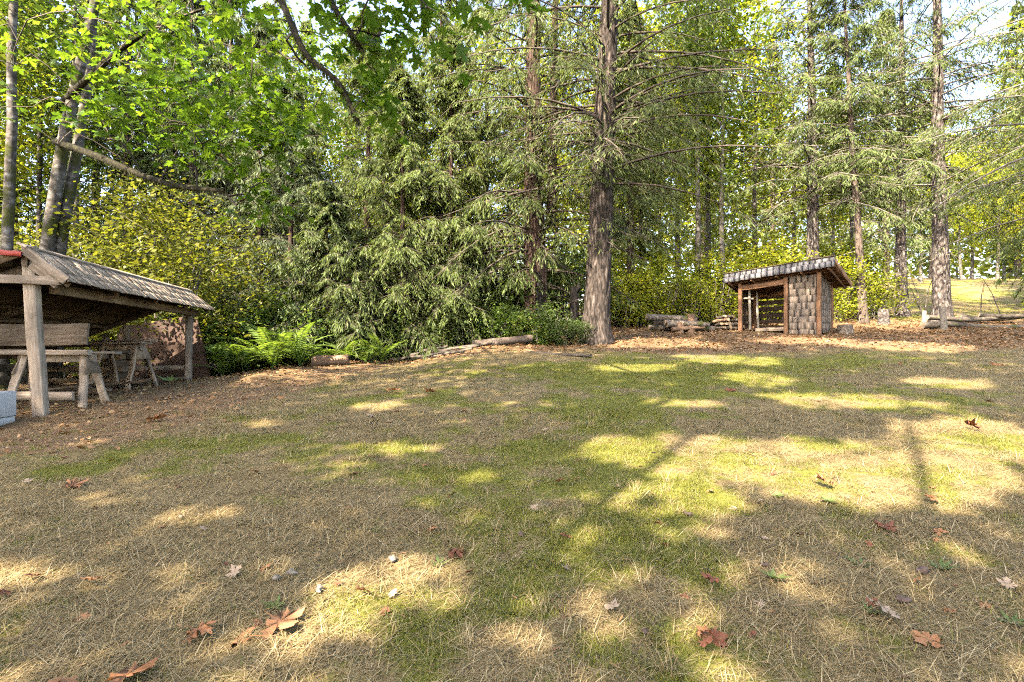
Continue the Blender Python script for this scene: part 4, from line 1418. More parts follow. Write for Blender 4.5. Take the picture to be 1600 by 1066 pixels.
def hero_trees():
    # big fir in the middle
    p = on_ground(929, 15.0); p.z -= .05
    rng = RS(301)
    parts = conifer_np(rng, 21, .36, 4.4, 200, 4.6, droop=.30, rise=.10, hang=.9, sl=.15, sw=.020, tw=34, per=18, sides=56, rough=.10, flute=.05,
                       lean=(1.0, 0), dead=16, mat_rows=130, taperpow=.7, bare=.10, shape=lambda u: .55 + .45 * np.sin(np.clip(u * 2.2 + .55, 0, 3.1)) - .55 * u,
                       keep=keep_for(p, rng))
    t = Tree(parts, B_FIR, B_DARKTWIG, L_FIR, 'big_fir')
    t.put('fir_tree', p, 'large fir with furrowed red brown trunk in the middle of the clearing edge')
    # hanging lichen on its lower branches
    # cedar beside it, dark hollow base
    p = on_ground(836, 16.6); p.z -= .05
    rng = RS(302)
    parts = conifer_np(rng, 18, .37, 1.7, 150, 3.8, droop=.42, rise=.16, hang=.95, sl=.17, sw=.026, tw=28, per=17, sides=30, rough=.08, flute=.22,
                       lean=(-.1, .2), dead=14, mat_rows=90, taperpow=.8, keep=keep_for(p, rng))
    t = Tree(parts, B_CEDAR, B_DARKTWIG, L_CEDAR, 'cedar')
    e = t.put('cedar_tree', p, 'dark trunked cedar with a hollow base left of the big fir')
    mb = MB()
    mb.tube(np.array([[.10, -.50, .45], [.12, -.52, .9], [.10, -.50, 1.5], [.08, -.46, 2.0]]), [.05, .12, .13, .05], 10)
    mb.build('hollow', B_CHAR, e)
    mb = MB()
    zz = np.linspace(3.5, 17, 16)
    mb.tube(np.stack([.42 + .02 * zz, .1 + 0 * zz, zz], 1), .20 * (1 - zz / 19), 14, rough=.06, seed=4)
    mb.build('second_stem', B_CEDAR, e, smooth=True)
    # charred snag
    q = on_ground(893, 15.6)
    o_e = empty('charred_snag', q, 0, 'black charred curved snag between the cedar and the big fir', 'snag')
    mb = MB()
    zz = np.linspace(-.1, 1.55, 12)
    mb.tube(np.stack([-.05 + .10 * zz + .07 * np.sin(zz * 2.5), 0 * zz, zz], 1), .13 * (1 - .35 * np.abs(zz - .9)), 10, rough=.18, seed=9)
    mb.build('stem', B_CHAR, o_e)
    mb = MB(); mb.tube(np.array([[.10, 0, 1.40], [.20, 0, 1.55], [.23, 0, 1.66]]), [.09, .06, .02], 8, rough=.1); mb.build('broken_tip', B_CHAR, o_e)
    # right hand trunks
    spec = [
        (1272, 22.5, .27, 5.6, 120, 4.4, L_FIR, B_FIRPALE, 'pale barked fir rising directly behind the woodshed', 311, (-.2, 0), 18, 4.6),
        (1349, 20.8, .155, 6.2, 80, 2.8, L_FIR, B_BROWN, 'thin dark trunked tree just right of the woodshed', 312, (-.9, 0), 15, 4.5),
        (1409, 22.6, .215, 6.4, 90, 3.4, L_FIR, B_FIRPALE, 'slender white trunked tree between the thin dark tree and the thick pale one', 313, (0, 0), 17, 5.2),
        (1471, 20.6, .30, 5.4, 120, 4.6, L_HEM, B_FIRPALE, 'thick pale plated trunk standing behind the leaning post', 314, (-.3, 0), 19, 4.6)]
    for (px, Y, r, z0, nb, L, leaf, bark, lab, sd, lean, H, _) in spec:
        nb = int(nb * 1.0); L = L * 1.0
        p = on_ground(px, Y); p.z -= .05
        rng = RS(sd)
        parts = conifer_np(rng, H, r, z0 - 1.0, nb, L, droop=.34, rise=.10, hang=.75, sl=.19, sw=.027, tw=27, per=15, sides=22, rough=.06, lean=lean, dead=16, mat_rows=70, keep=keep_for(p, rng))
        Tree(parts, bark, B_TWIG, leaf, 'conifer_%d' % sd).put('conifer_tree', p, lab)
    # tree beyond the right border whose boughs reach into view
    p = Vector((16.6, 14.6, gz(16.6, 14.6)))
    rng = RS(321)
    parts = conifer_np(rng, 21, .32, 3.6, 130, 5.4, droop=.34, rise=.14, hang=.65, sl=.17, sw=.024, tw=30, per=16, sides=18, rough=.06, dead=6)
    Tree(parts, B_BROWN, B_TWIG, L_HEM, 'border_hemlock').put('hemlock_tree', p, 'hemlock at the right border with broad green boughs reaching in')
    # young trees and low cedars at the back left of the lawn
    spec = [
        (512, 14.9, 5.0, 1.7, L_HEM, 'young grey green conifer among the shrubs left of centre', 331),
        (628, 15.7, 8.5, 2.6, L_CEDAR, 'low bushy cedar whose boughs hang behind the left end of the rails', 337),
        (705, 16.4, 9.5, 2.3, L_CEDAR, 'bushy cedar whose boughs sweep down behind the rotten log', 338),
        (455, 16.6, 9, 2.6, L_BLUE, 'grey green conifer between the golden shrub and the young conifer', 339),
        (575, 16.8, 11, 3.0, L_CEDAR, 'broad drooping cedar behind the young grey green conifer', 332),
        (690, 17.8, 12.5, 3.4, L_CEDAR, 'tall drooping cedar left of the dark hollow cedar', 333),
        (760, 19.8, 13, 3.0, L_HEM, 'hemlock standing behind the hollow cedar, left side', 334),
        (405, 18.5, 12, 3.0, L_BLUE, 'shaded grey green fir behind the golden shrub', 335),
        (985, 21.5, 13, 2.4, L_HEM, 'hemlock behind the big fir on its right side', 336)]
    for (px, Y, H, L, leaf, lab, sd) in spec:
        p = on_ground(px, Y); p.z -= .05
        rng = RS(sd)
        parts = conifer_np(rng, H, .012 * H, 3.5 if sd == 336 else .5, int(70 + H * 4.5), L, droop=.40, rise=.20, hang=.85, sl=.14, sw=.022, tw=24, per=20, sides=12)
        Tree(parts, B_CEDAR, B_DARKTWIG, leaf, 'edge_conifer_%d' % sd).put('conifer_tree', p, lab)


hero_trees()


def maple():
    rng = RS(401)
    base = on_ground(74, 11.5)
    e = empty('maple_tree', base, 0, 'bigleaf maple with twin pale mossy trunks and green canopy over the shelter', 'tree')
    B = np.array(base)

    def path(pts, m=18):
        P = np.array([list(at(*q)) for q in pts]) - B
        t = np.linspace(0, 1, len(P)); tt = np.linspace(0, 1, m)
        # smooth interpolation
        out = np.stack([np.interp(tt, t, P[:, k]) for k in range(3)], 1)
        for _ in range(2):
            out[1:-1] = (out[:-2] + 2 * out[1:-1] + out[2:]) / 4
        return out
    g0 = base
    s1 = path([(68, 600, 11.5), (66, 470, 11.5), (76, 370, 11.5), (100, 210, 11.4), (150, 0, 11.2), (215, -260, 10.6), (260, -420, 10.2)], 26)
    s2 = path([(84, 600, 11.7), (88, 470, 11.7), (92, 390, 11.7), (118, 250, 11.7), (140, 120, 11.7), (150, -30, 11.9), (140, -330, 12.2)], 26)
    for s, r in ((s1, .17), (s2, .155)):
        mb = MB(); t = np.linspace(0, 1, len(s)); mb.tube(s, r * (1 - .7 * t), 16, rough=.07, seed=3)
        mb.build('trunk', B_ALDER, e, smooth=True)
    l1 = path([(88, 222, 11.4), (150, 243, 10.6), (205, 268, 9.8), (260, 288, 9.2), (310, 296, 8.8), (352, 298, 8.5)], 16)
    l2 = path([(190, -170, 10.8), (330, -150, 8.6), (430, -25, 6.9), (462, 55, 6.4), (480, 92, 6.2), (530, 125, 6.0), (548, 165, 5.9), (560, 190, 5.8)], 22)
    l3 = path([(480, -110, 7.0), (500, -40, 6.3), (520, 10, 6.0), (545, 45, 5.8), (565, 75, 5.7)], 12)
    l4 = path([(100, 160, 11.4), (170, 90, 10.4), (240, 40, 9.6), (330, 10, 9.0)], 12)
    l5 = path([(205, -200, 10.7), (330, -330, 8.4), (520, -330, 6.2), (700, -180, 5.4), (770, -60, 5.3)], 16)
    l6 = path([(190, -170, 10.8), (60, -260, 8.6), (-150, -300, 6.8)], 10)
    limb_list = ((l1, .075, .032), (l2, .055, .014), (l3, .036, .012), (l4, .07, .02), (l5, .09, .02), (l6, .08, .02))
    for k, (l, ra, rb) in enumerate(limb_list):
        mb = MB(); mb.tube(l, np.linspace(ra, rb, len(l)), 12, rough=.22, seed=k + 20)
        mb.build('mossy_limb', B_MOSSY, e, smooth=True)
    # moss tufts hanging on the limbs
    mb = MB()
    for (l, ra, rb) in limb_list[:3]:
        n = 900
        i = rng.rand(n) * (len(l) - 1); k = i.astype(int); f = (i - k)[:, None]
        P = l[k] * (1 - f) + l[k + 1] * f
        a = rng.randn(n, 3); a = unit(a) * (ra * .85 + (rb - ra) * .85 * (i / len(l)))[:, None]
        D = a * 3 + np.array([0, 0, -.25]) + rng.randn(n, 3) * .1
        V, F = kites(P + a * .8, D, .05 + .05 * rng.rand(n), .012, rng)
        mb.add(V, F)
    mo = mb.build('limb_moss', L_LIMBMOSS, e); mo['kind'] = 'stuff'
    ells = [((290, 120), 8.6, (2.3, 1.5, 1.25), 62), ((330, 195), 8.2, (1.35, 1.1, .65), 40), ((400, 310), 8.5, (.50, .6, .30), 11), ((500, 50), 6.1, (1.15, .8, .55), 26),
            ((640, 25), 5.5, (.62, .6, .32), 14), ((545, 175), 6.0, (.55, .5, .26), 10), ((775, -2), 5.4, (.25, .3, .10), 4), ((90, 60), 9.2, (1.2, 1.0, 1.2), 18),
            ((210, 10), 9.8, (2.0, 1.5, 1.0), 26), ((430, 160), 7.4, (.8, .8, .8), 16), ((250, -200), 8.0, (3.0, 2.2, 1.2), 36), ((560, -150), 6.0, (1.8, 1.4, .6), 18),
            ((120, 200), 9.0, (.8, .7, .5), 8), ((-150, -180), 7.0, (2.0, 1.6, 1.2), 20), ((30, 150), 8.5, (1.0, .8, .8), 9), ((230, 180), 9.2, (1.4, 1.0, .9), 28)]
    C = []
    for (pq, Y, r, n) in ells:
        c = np.array(at(pq[0], pq[1], Y)) - B
        C.append(crown_points(rng, n, c, r, .1, .2, int(rng.randint(999))))
    C = np.vstack(C)
    roots = np.vstack([np.concatenate([l[:-1] * (1 - u) + l[1:] * u for u in (0, .5)]) for l, _, _ in limb_list] + [s1[14:], s2[14:]])
    buf, par, nr = grow(roots, C)
    mb = MB(); limbs_from(buf, par, nr, mb, r0=.006, rmax=.045)
    mb.build('twigs', B_DARKTWIG, e)['kind'] = 'stuff'
    per = 13
    P = np.repeat(C, per, 0) + rng.randn(len(C) * per, 3) * np.array([.24, .24, .16])
    P = P[gap_keep(P + B, rng, .9, False)]
    # the big mossy limbs hang clear of the leaf sprays
    for l in (l1, l2[6:]):
        Q = P + B; Lw = l + B
        u = np.stack([Q[:, 0] / Q[:, 1], (Q[:, 2] - CAMZ) / Q[:, 1]], 1); v = np.stack([Lw[:, 0] / Lw[:, 1], (Lw[:, 2] - CAMZ) / Lw[:, 1]], 1)
        d = np.min(np.linalg.norm(u[:, None] - v[None], axis=2), 1)
        P = P[(d > .030) | (rng.rand(len(P)) < .12)]
    n = len(P)
    Fm = rot_frames(rng, n, .42)
    S = .19 * (.6 + .75 * rng.rand(n))
    # the largest leaves in the picture become leaves of their own
    Wd = P + B
    pxx = 800 + Wd[:, 0] / Wd[:, 1] * FPX; pyy = HOR - (Wd[:, 2] - CAMZ) / Wd[:, 1] * FPX
    vis = (pxx > 0) & (pxx < 1600) & (pyy > 0) & (pyy < 1066)
    score = np.where(vis, S / Wd[:, 1], 0)
    order = np.argsort(-score)
    big = set(order[:300].tolist())
    base_leaves = [maple_leaf_np(True, .35, rng) for _ in range(3)]
    ml = []
    for V, F in base_leaves:
        q = MB(); q.add(V, F); ml.append(q.mesh('maple_leaf', L_MAPLE))
    for i in order[:300]:
        o = link('leaf', ml[int(i) % 3], e)
        M = Matrix(Fm[i].tolist()).to_4x4(); M.translation = Vector(P[i])
        o.matrix_local = M @ Matrix.Diagonal((S[i] * 1.1, S[i], S[i], 1))
    lo = [maple_leaf_np(False, .35, rng) for _ in range(3)]
    rest = np.array([i for i in range(n) if i not in big])
    mb = MB()
    for k in range(3):
        idx = rest[rest % 3 == k]
        V, F = lo[k]
        W = np.einsum('nij,vj->nvi', Fm[idx], V) * S[idx][:, None, None] + P[idx][:, None, :]
        FF = (F[None] + (np.arange(len(idx)) * len(V))[:, None, None]).reshape(-1, 3)
        mb.add(W.reshape(-1, 3), FF)
    o = mb.build('leaves', L_MAPLE, e); o['kind'] = 'stuff'
    # the other alder stem at the left border
    p = on_ground(5, 10.6)
    rng2 = RS(402)
    parts = broadleaf_np(rng2, 15, .12, (.6, 0, 11), (2.6, 2.6, 3.6), 90, 22, .35, .15, lean=(.6, 0), keep=keep_for(p, rng2), z_first=.5)
    Tree(parts, B_ALDER, B_TWIG, L_ALDER, 'border_alder').put('alder_tree', p, 'pale alder trunk at the left border beside the shelter roof')


maple()


# ------------------------------------------------------------------ unseen trees added left of and behind the viewer to shade the clearing
def shade_trees():
    spots = []
    for (gx, gy, zc) in [(-5, 3.2, 12), (0, 3.0, 12), (5, 3.2, 13), (10, 3.5, 15), (14.5, 4.5, 17), (-6, 6.3, 12), (5.5, 7.5, 14), (10.5, 7.8, 18), (15, 8.5, 19),
                         (10.5, 12.0, 19), (15.5, 12.5, 19), (1.0, 6.6, 12), (-2, 8.6, 14), (3.5, 9.6, 16), (6, 11.6, 18), (8.8, 17.2, 22), (13.5, 16.8, 22), (17.5, 17.5, 23), (-8.4, 11.8, 13), (4.0, 15.0, 20)]:
        spots.append((gx + SUN.x / SUN.z * zc, gy + SUN.y / SUN.z * zc, zc + 5.0, 3.5))
    for k, (x, y, H, r) in enumerate(spots):
        p = Vector((x, y, gz(x, y) - .05))
        rng = RS(500 + k)
        parts = broadleaf_np(rng, H, .10, (0, 0, H - 5.0), (r, r, 4.6), 200, 28, .50, .27, gap=.10, keep=keep_for(p, rng, 1.0, True), z_first=.3)  # crown thinned where sun patches are wanted on the ground
        Tree(parts, B_ALDER, B_TWIG, L_YG if k % 2 else L_ALDER, 'shade_tree_%d' % k).put(
            'added_shade_tree', p, 'unseen tall broadleaf tree added out of view to shade the clearing', group='unseen trees added to shade the clearing')


shade_trees()


# ------------------------------------------------------------------ woods behind
def woods():
    rng = RS(601)
    kinds = []
    yg = [Tree(broadleaf_np(RS(610 + k), 13 + 2 * k, .14, (0, 0, 8.3 + k), (3.0 + .3 * k, 3.0 + .3 * k, 6.0 + .6 * k), 230, 30, .42, .20, gap=.2, z_first=.2), B_ALDER, B_TWIG, L_YG, 'yellow_broadleaf_%d' % k) for k in range(3)]
    al = [Tree(broadleaf_np(RS(620 + k), 17, .13, (0, 0, 11.5), (2.3, 2.3, 5.6), 130, 28, .38, .18, gap=.3, z_first=.4), B_ALDER, B_TWIG, L_ALDER, 'alder_%d' % k) for k in range(3)]
    co = [Tree(conifer_np(RS(630 + k), 20 + 2 * k, .24, 2.2, 150, 3.6, droop=.38, rise=.16, hang=.9, sl=.34, sw=.060, tw=16, per=8, sides=10), B_BROWN, B_TWIG, (L_HEM, L_FIR, L_CEDAR)[k], 'wood_conifer_%d' % k) for k in range(3)]
    gid = 'trees of the woods behind the lawn'
    lab = {'yg': 'yellow green leafy tree', 'al': 'thin pale stemmed alder', 'co': 'dark green conifer'}

    def place_label(a, px, Y):
        d = 'far off' if Y > 32 else 'in the near woods'
        for lim, w in ((0, 'beyond the left border'), (130, 'behind the twin pale trunks'), (300, 'behind the golden shrub'), (420, 'right of the golden shrub'), (560, 'behind the young grey conifer'), (700, 'behind the drooping cedars'),
                       (800, 'left of the hollow cedar'), (900, 'between the hollow cedar and the big fir'), (1000, 'just right of the big fir'), (1110, 'above the log heap'), (1200, 'above the left end of the woodshed'),
                       (1290, 'behind the woodshed roof'), (1370, 'behind the thin dark trunk'), (1440, 'behind the slender white trunk'), (1510, 'behind the thick pale trunk'), (1600, 'above the long logs at the right'), (9999, 'beyond the right border')):
            if px < lim:
                return '%s %s %s' % (a, d, w)
    nm = {'yg': 'leafy_tree', 'al': 'alder_tree', 'co': 'conifer_tree'}
    pool = {'yg': yg, 'al': al, 'co': co}
    spots = []
    # (px, distance, kind)
    for (px, Y, k, s) in [
            (1000, 24, 'yg', 1.0), (1090, 22.5, 'al', .95), (1060, 27, 'yg', 1.1), (1128, 21.8, 'al', .9), (1105, 26, 'al', 1.0), (1180, 25, 'yg', .9), (1240, 28, 'yg', .9), (1300, 30, 'yg', .75), (1330, 27, 'al', .8),
            (1385, 36, 'co', .9), (1440, 38, 'yg', .8), (1500, 40, 'yg', .7), (1560, 42, 'yg', .8), (1690, 24, 'co', .9), (1680, 28, 'yg', .9), (1590, 44, 'co', 1.0), (1730, 22, 'co', .9), (1800, 20, 'yg', .8),
            (930, 25, 'yg', 1.0), (870, 27, 'yg', .8), (800, 24, 'yg', .95), (730, 26, 'al', 1.0), (660, 23, 'yg', .7), (620, 28, 'co', .7), (600, 21.5, 'al', .85), (540, 23, 'al', .95), (500, 26, 'yg', .75), (460, 21, 'al', .9),
            (430, 24, 'co', .75), (360, 22, 'co', .8), (300, 19.5, 'co', .65), (270, 23, 'co', 1.0), (200, 20, 'co', .8), (150, 24, 'co', .9), (120, 17.5, 'al', .9), (60, 19, 'al', .9), (20, 22, 'co', 1.0), (-40, 16, 'al', .9),
            (-80, 20, 'yg', 1.0), (-160, 15, 'yg', .9), (-200, 22, 'co', 1.0), (-60, 13.5, 'al', .85), (-300, 17, 'co', .9), (1400, 44, 'yg', .9), (1455, 47, 'co', .8), (1520, 46, 'yg', .95), (1570, 48, 'yg', .9), (1640, 45, 'yg', 1.0), (1610, 40, 'yg', .6), (1340, 40, 'yg', .9), (1030, 36, 'yg', 1.0), (1100, 38, 'co', 1.0), (700, 33, 'yg', .9), (580, 32, 'co', .9), (480, 31, 'co', .9), (350, 30, 'co', 1.0), (250, 29, 'co', 1.0)]:
        spots.append((px, Y, k, s))
    for _ in range(30):
        px = rng.uniform(-350, 1950); Y = rng.uniform(33, 62)
        k = ('yg', 'co', 'al', 'yg', 'co')[rng.randint(5)]
        spots.append((px, Y, k, rng.uniform(.8, 1.15)))
    cnt = {'yg': 0, 'al': 0, 'co': 0}
    for (px, Y, k, s) in spots:
        p = on_ground(px, Y); p.z -= .15
        # keep the sky gaps at the upper middle and right
        pool[k][cnt[k] % 3].put(nm[k], p, place_label(lab[k], px, Y), 'tree', gid, rz=rng.rand() * 6.28, scale=s * rng.uniform(.92, 1.08))
        cnt[k] += 1
    # shrubs
    sy = [Tree(shrub_np(RS(640 + k), 1.5, 2.6 + .4 * k, 80, 34, .26, .13), B_TWIG, B_TWIG, L_YG, 'yellow_shrub_%d' % k) for k in range(2)]
    sg = [Tree(shrub_np(RS(650 + k), 1.2, 1.9, 70, 34, .22, .13), B_TWIG, B_TWIG, L_SHRUB, 'green_shrub_%d' % k) for k in range(2)]
    sd = [Tree(shrub_np(RS(660 + k), 1.3, 2.0, 70, 36, .25, .12), B_TWIG, B_TWIG, L_DARK, 'dark_shrub_%d' % k) for k in range(2)]
    go = Tree(shrub_np(RS(670), 2.5, 4.7, 210, 60, .30, .11, stems=11, gap=.15), B_TWIG, B_TWIG, L_GOLD, 'golden_shrub')
    p = on_ground(255, 13.6); go.put('golden_shrub', p, 'big golden yellow shrub rising behind the shelter roof', 'shrub')
    p = on_ground(110, 14.6); go.put('golden_shrub', p, 'golden shrub partly hidden by the twin pale trunks', 'shrub', rz=2.0, scale=.8)
    c = 0
    for (px, Y, s) in [(352, 14.5, .85), (395, 14.2, .8), (430, 14.9, 1.0), (478, 14.6, .8), (300, 15.0, 1.1)]:
        sg[c % 2].put('leafy_shrub', on_ground(px, Y), 'bright green leafy shrub behind the ferns left of centre', 'shrub', 'bright green shrubs behind the ferns', rng.rand() * 6, s); c += 1
    for (px, Y, s) in [(548, 14.9, .5), (600, 15.0, .45), (660, 15.2, .5), (725, 15.5, .6), (775, 15.3, .5), (805, 15.4, .45), (865, 15.0, .6), (845, 14.6, .38), (885, 14.4, .36), (905, 14.7, .30), (822, 14.9, .40), (780, 16.8, 1.0), (610, 16.4, 1.0), (700, 17.5, 1.2), (540, 17, 1.2)]:
        (sg if c % 3 == 0 else sd)[c % 2].put('low_shrub', on_ground(px, Y), place_label(('bright' if c % 3 == 0 else 'dark') + ' green understory shrub', px, Y), 'shrub', 'understory shrubs behind the rails', rng.rand() * 6, s); c += 1
    for (px, Y, s) in [(975, 20.2, .7), (960, 21, .8), (1000, 21, .8), (1035, 21, .85), (1080, 20.6, .8), (1120, 21.2, .9), (1160, 21.5, 1.0), (1210, 22, 1.05), (1250, 22.5, .95), (1310, 21.5, .8), (1365, 22, .8), (1330, 24, 1.0),
                       (1290, 25.5, 1.2), (1130, 24, 1.2), (1050, 24, 1.2), (980, 24, 1.2), (1200, 26, 1.3), (1650, 21, 1.0)]:
        sy[c % 2].put('sunlit_shrub', on_ground(px, Y), place_label('sunlit yellow green shrub', px, Y), 'shrub', 'yellow green thicket behind the woodshed', rng.rand() * 6, s); c += 1
    for (px, Y, s) in [(-30, 12.5, 1.1), (40, 15.5, 1.3), (180, 16, 1.3), (420, 16.5, 1.3), (340, 16.5, 1.4), (480, 18, 1.4), (260, 18, 1.5), (100, 18, 1.5), (0, 17, 1.4), (640, 19.5, 1.5), (720, 20.5, 1.5), (820, 19.5, 1.4), (900, 20.5, 1.3), (560, 20, 1.5), (850, 23, 1.6)]:
        sd[c % 2].put('woodland_shrub', on_ground(px, Y), place_label('large shaded shrub', px, Y), 'shrub', 'shaded shrubs under the trees', rng.rand() * 6, s); c += 1
    # bare grey sticks leaning in the thicket
    for k in range(16):
        px = rng.uniform(960, 1600); Y = rng.uniform(20.5, 23)
        p = on_ground(px, Y); a = rng.uniform(-1, 1)
        L = rng.uniform(1.5, 3.2)
        P = np.array([[0, 0, -.1], [.25 * a * L, .1, .4 * L], [.6 * a * L, .15, .75 * L]])
        mb = MB(); mb.tube(P, [.022, .016, .006], 5)
        for _ in range(4):
            s = rng.uniform(.3, .9); q = P[0] * (1 - s) + P[2] * s
            mb.tube(np.stack([q, q + rng.randn(3) * .35]), [.008, .003], 3)
        o = mb.build('bare_stick', B_FIRPALE, None, loc=p)
        tag(o, 'bare pale branch leaning in the thicket behind the woodshed', 'branch', 'bare branches in the thicket')


woods()


# ------------------------------------------------------------------ ferns and small plants
def ferns():
    rng = RS(701)
    fr = []
    for k in range(3):
        mb = MB()
        n = 26
        t = np.linspace(.08, 1, n)
        P = np.stack([0 * t, t, .70 * t - .85 * t * t], 1)
        for sgn in (-1, 1):
            L = .16 * np.sin(np.clip(t * 1.05, 0, 1) * np.pi) ** .6 * (1 - .35 * t) + .02
            D = np.stack([sgn * np.ones(n), .35 + 0 * t, -.10 - .15 * t], 1) + rng.randn(n, 3) * .06
            nr = np.stack([0 * t, .3 + 0 * t, 1 + 0 * t], 1)
            V, F = kites(P, D, L, np.full(n, .044), rng, nrm=nr, wide=.3)
            mb.add(V, F)
        mb.tube(np.vstack([[0, 0, 0], P[::5]]), np.linspace(.008, .002, len(P[::5]) + 1), 3, cap=False)
        fr.append(mb.mesh('frond', L_FERN))
    labs = []
    spots = [(348, 12.2, .9), (380, 12.3, 1.1), (425, 12.4, 1.1), (468, 12.7, 1.05), (538, 13.6, .75), (572, 13.6, .8), (598, 13.8, .75), (430, 13.2, 1.2), (362, 13.2, 1.1), (470, 13.4, 1.1)]
    flab = {348: 'sword fern with arching fronds right beside the brown sheet', 380: 'second sword fern right of the brown sheet, in front', 425: 'third sword fern from the brown sheet, in front',
            468: 'sword fern just behind the reddish rotten log', 498: 'small sword fern behind the right end of the reddish rotten log', 538: 'sword fern just right of the reddish rotten log',
            572: 'sword fern midway between the reddish rotten log and the rails', 598: 'sword fern touching the left end of the lawn edge rails', 430: 'taller sword fern at the back of the fern row, middle',
            362: 'taller sword fern at the back, nearest the brown sheet', 470: 'taller sword fern at the back, right end of the row'}
    for (px, Y, s) in spots:
        p = on_ground(px, Y)
        left = px < 520
        e = empty('sword_fern', p, rng.rand() * 6, flab[px],
                  'fern', 'ferns right of the brown sheet' if left else 'ferns left of the rails', s)
        n = 9
        for k in range(n):
            o = link('frond', fr[rng.randint(3)], e)
            o.rotation_euler = (math.radians(rng.uniform(15, 55)), rng.uniform(-.2, .2), k * 2.4 + rng.uniform(-.3, .3))
            L = rng.uniform(.85, 1.4)
            o.scale = (L, L, L)
            o.location = (0, 0, .03)
    # small green plants on the lawn
    wl = []
    for k in range(2):
        mb = MB()
        n = 7 + k
        a = np.arange(n) * 2.4; P = np.zeros((n, 3)); P[:, 2] = .005
        D = np.stack([np.cos(a), np.sin(a), .25 + .25 * rng.rand(n)], 1)
        V, F = kites(P, D, .07 + .05 * rng.rand(n), .03 if k else .022, rng, nrm=np.tile([0, 0, 1.0], (n, 1)), fold=.15)
        mb.add(V, F); wl.append(mb.mesh('rosette', L_WEED))
    for k, (px, py) in enumerate([(686, 884), (1210, 905), (1345, 885), (1470, 890), (1580, 975), (1215, 778), (1540, 712), (430, 950), (405, 965), (1295, 785), (1360, 960)]):
        p = hit(px, py)
        o = link('lawn_weed', wl[k % 2], None, p, (rng.uniform(-.1, .1), rng.uniform(-.1, .1), rng.rand() * 6), rng.uniform(.55, .95))
        tag(o, 'lone flat green weed left of centre in the near lawn' if k == 0 else 'small green rosette weed growing in the dry lawn', 'weed', None if k == 0 else 'weeds in the lawn')
    # green seedling by the sawhorse
    p = on_ground(265, 9.4)
    o = link('seedling', wl[1], None, p + Vector((0, 0, .1)), (.3, .2, 0), 2.0)
    tag(o, 'small green seedling at the foot of the far sawhorse', 'seedling')


ferns()


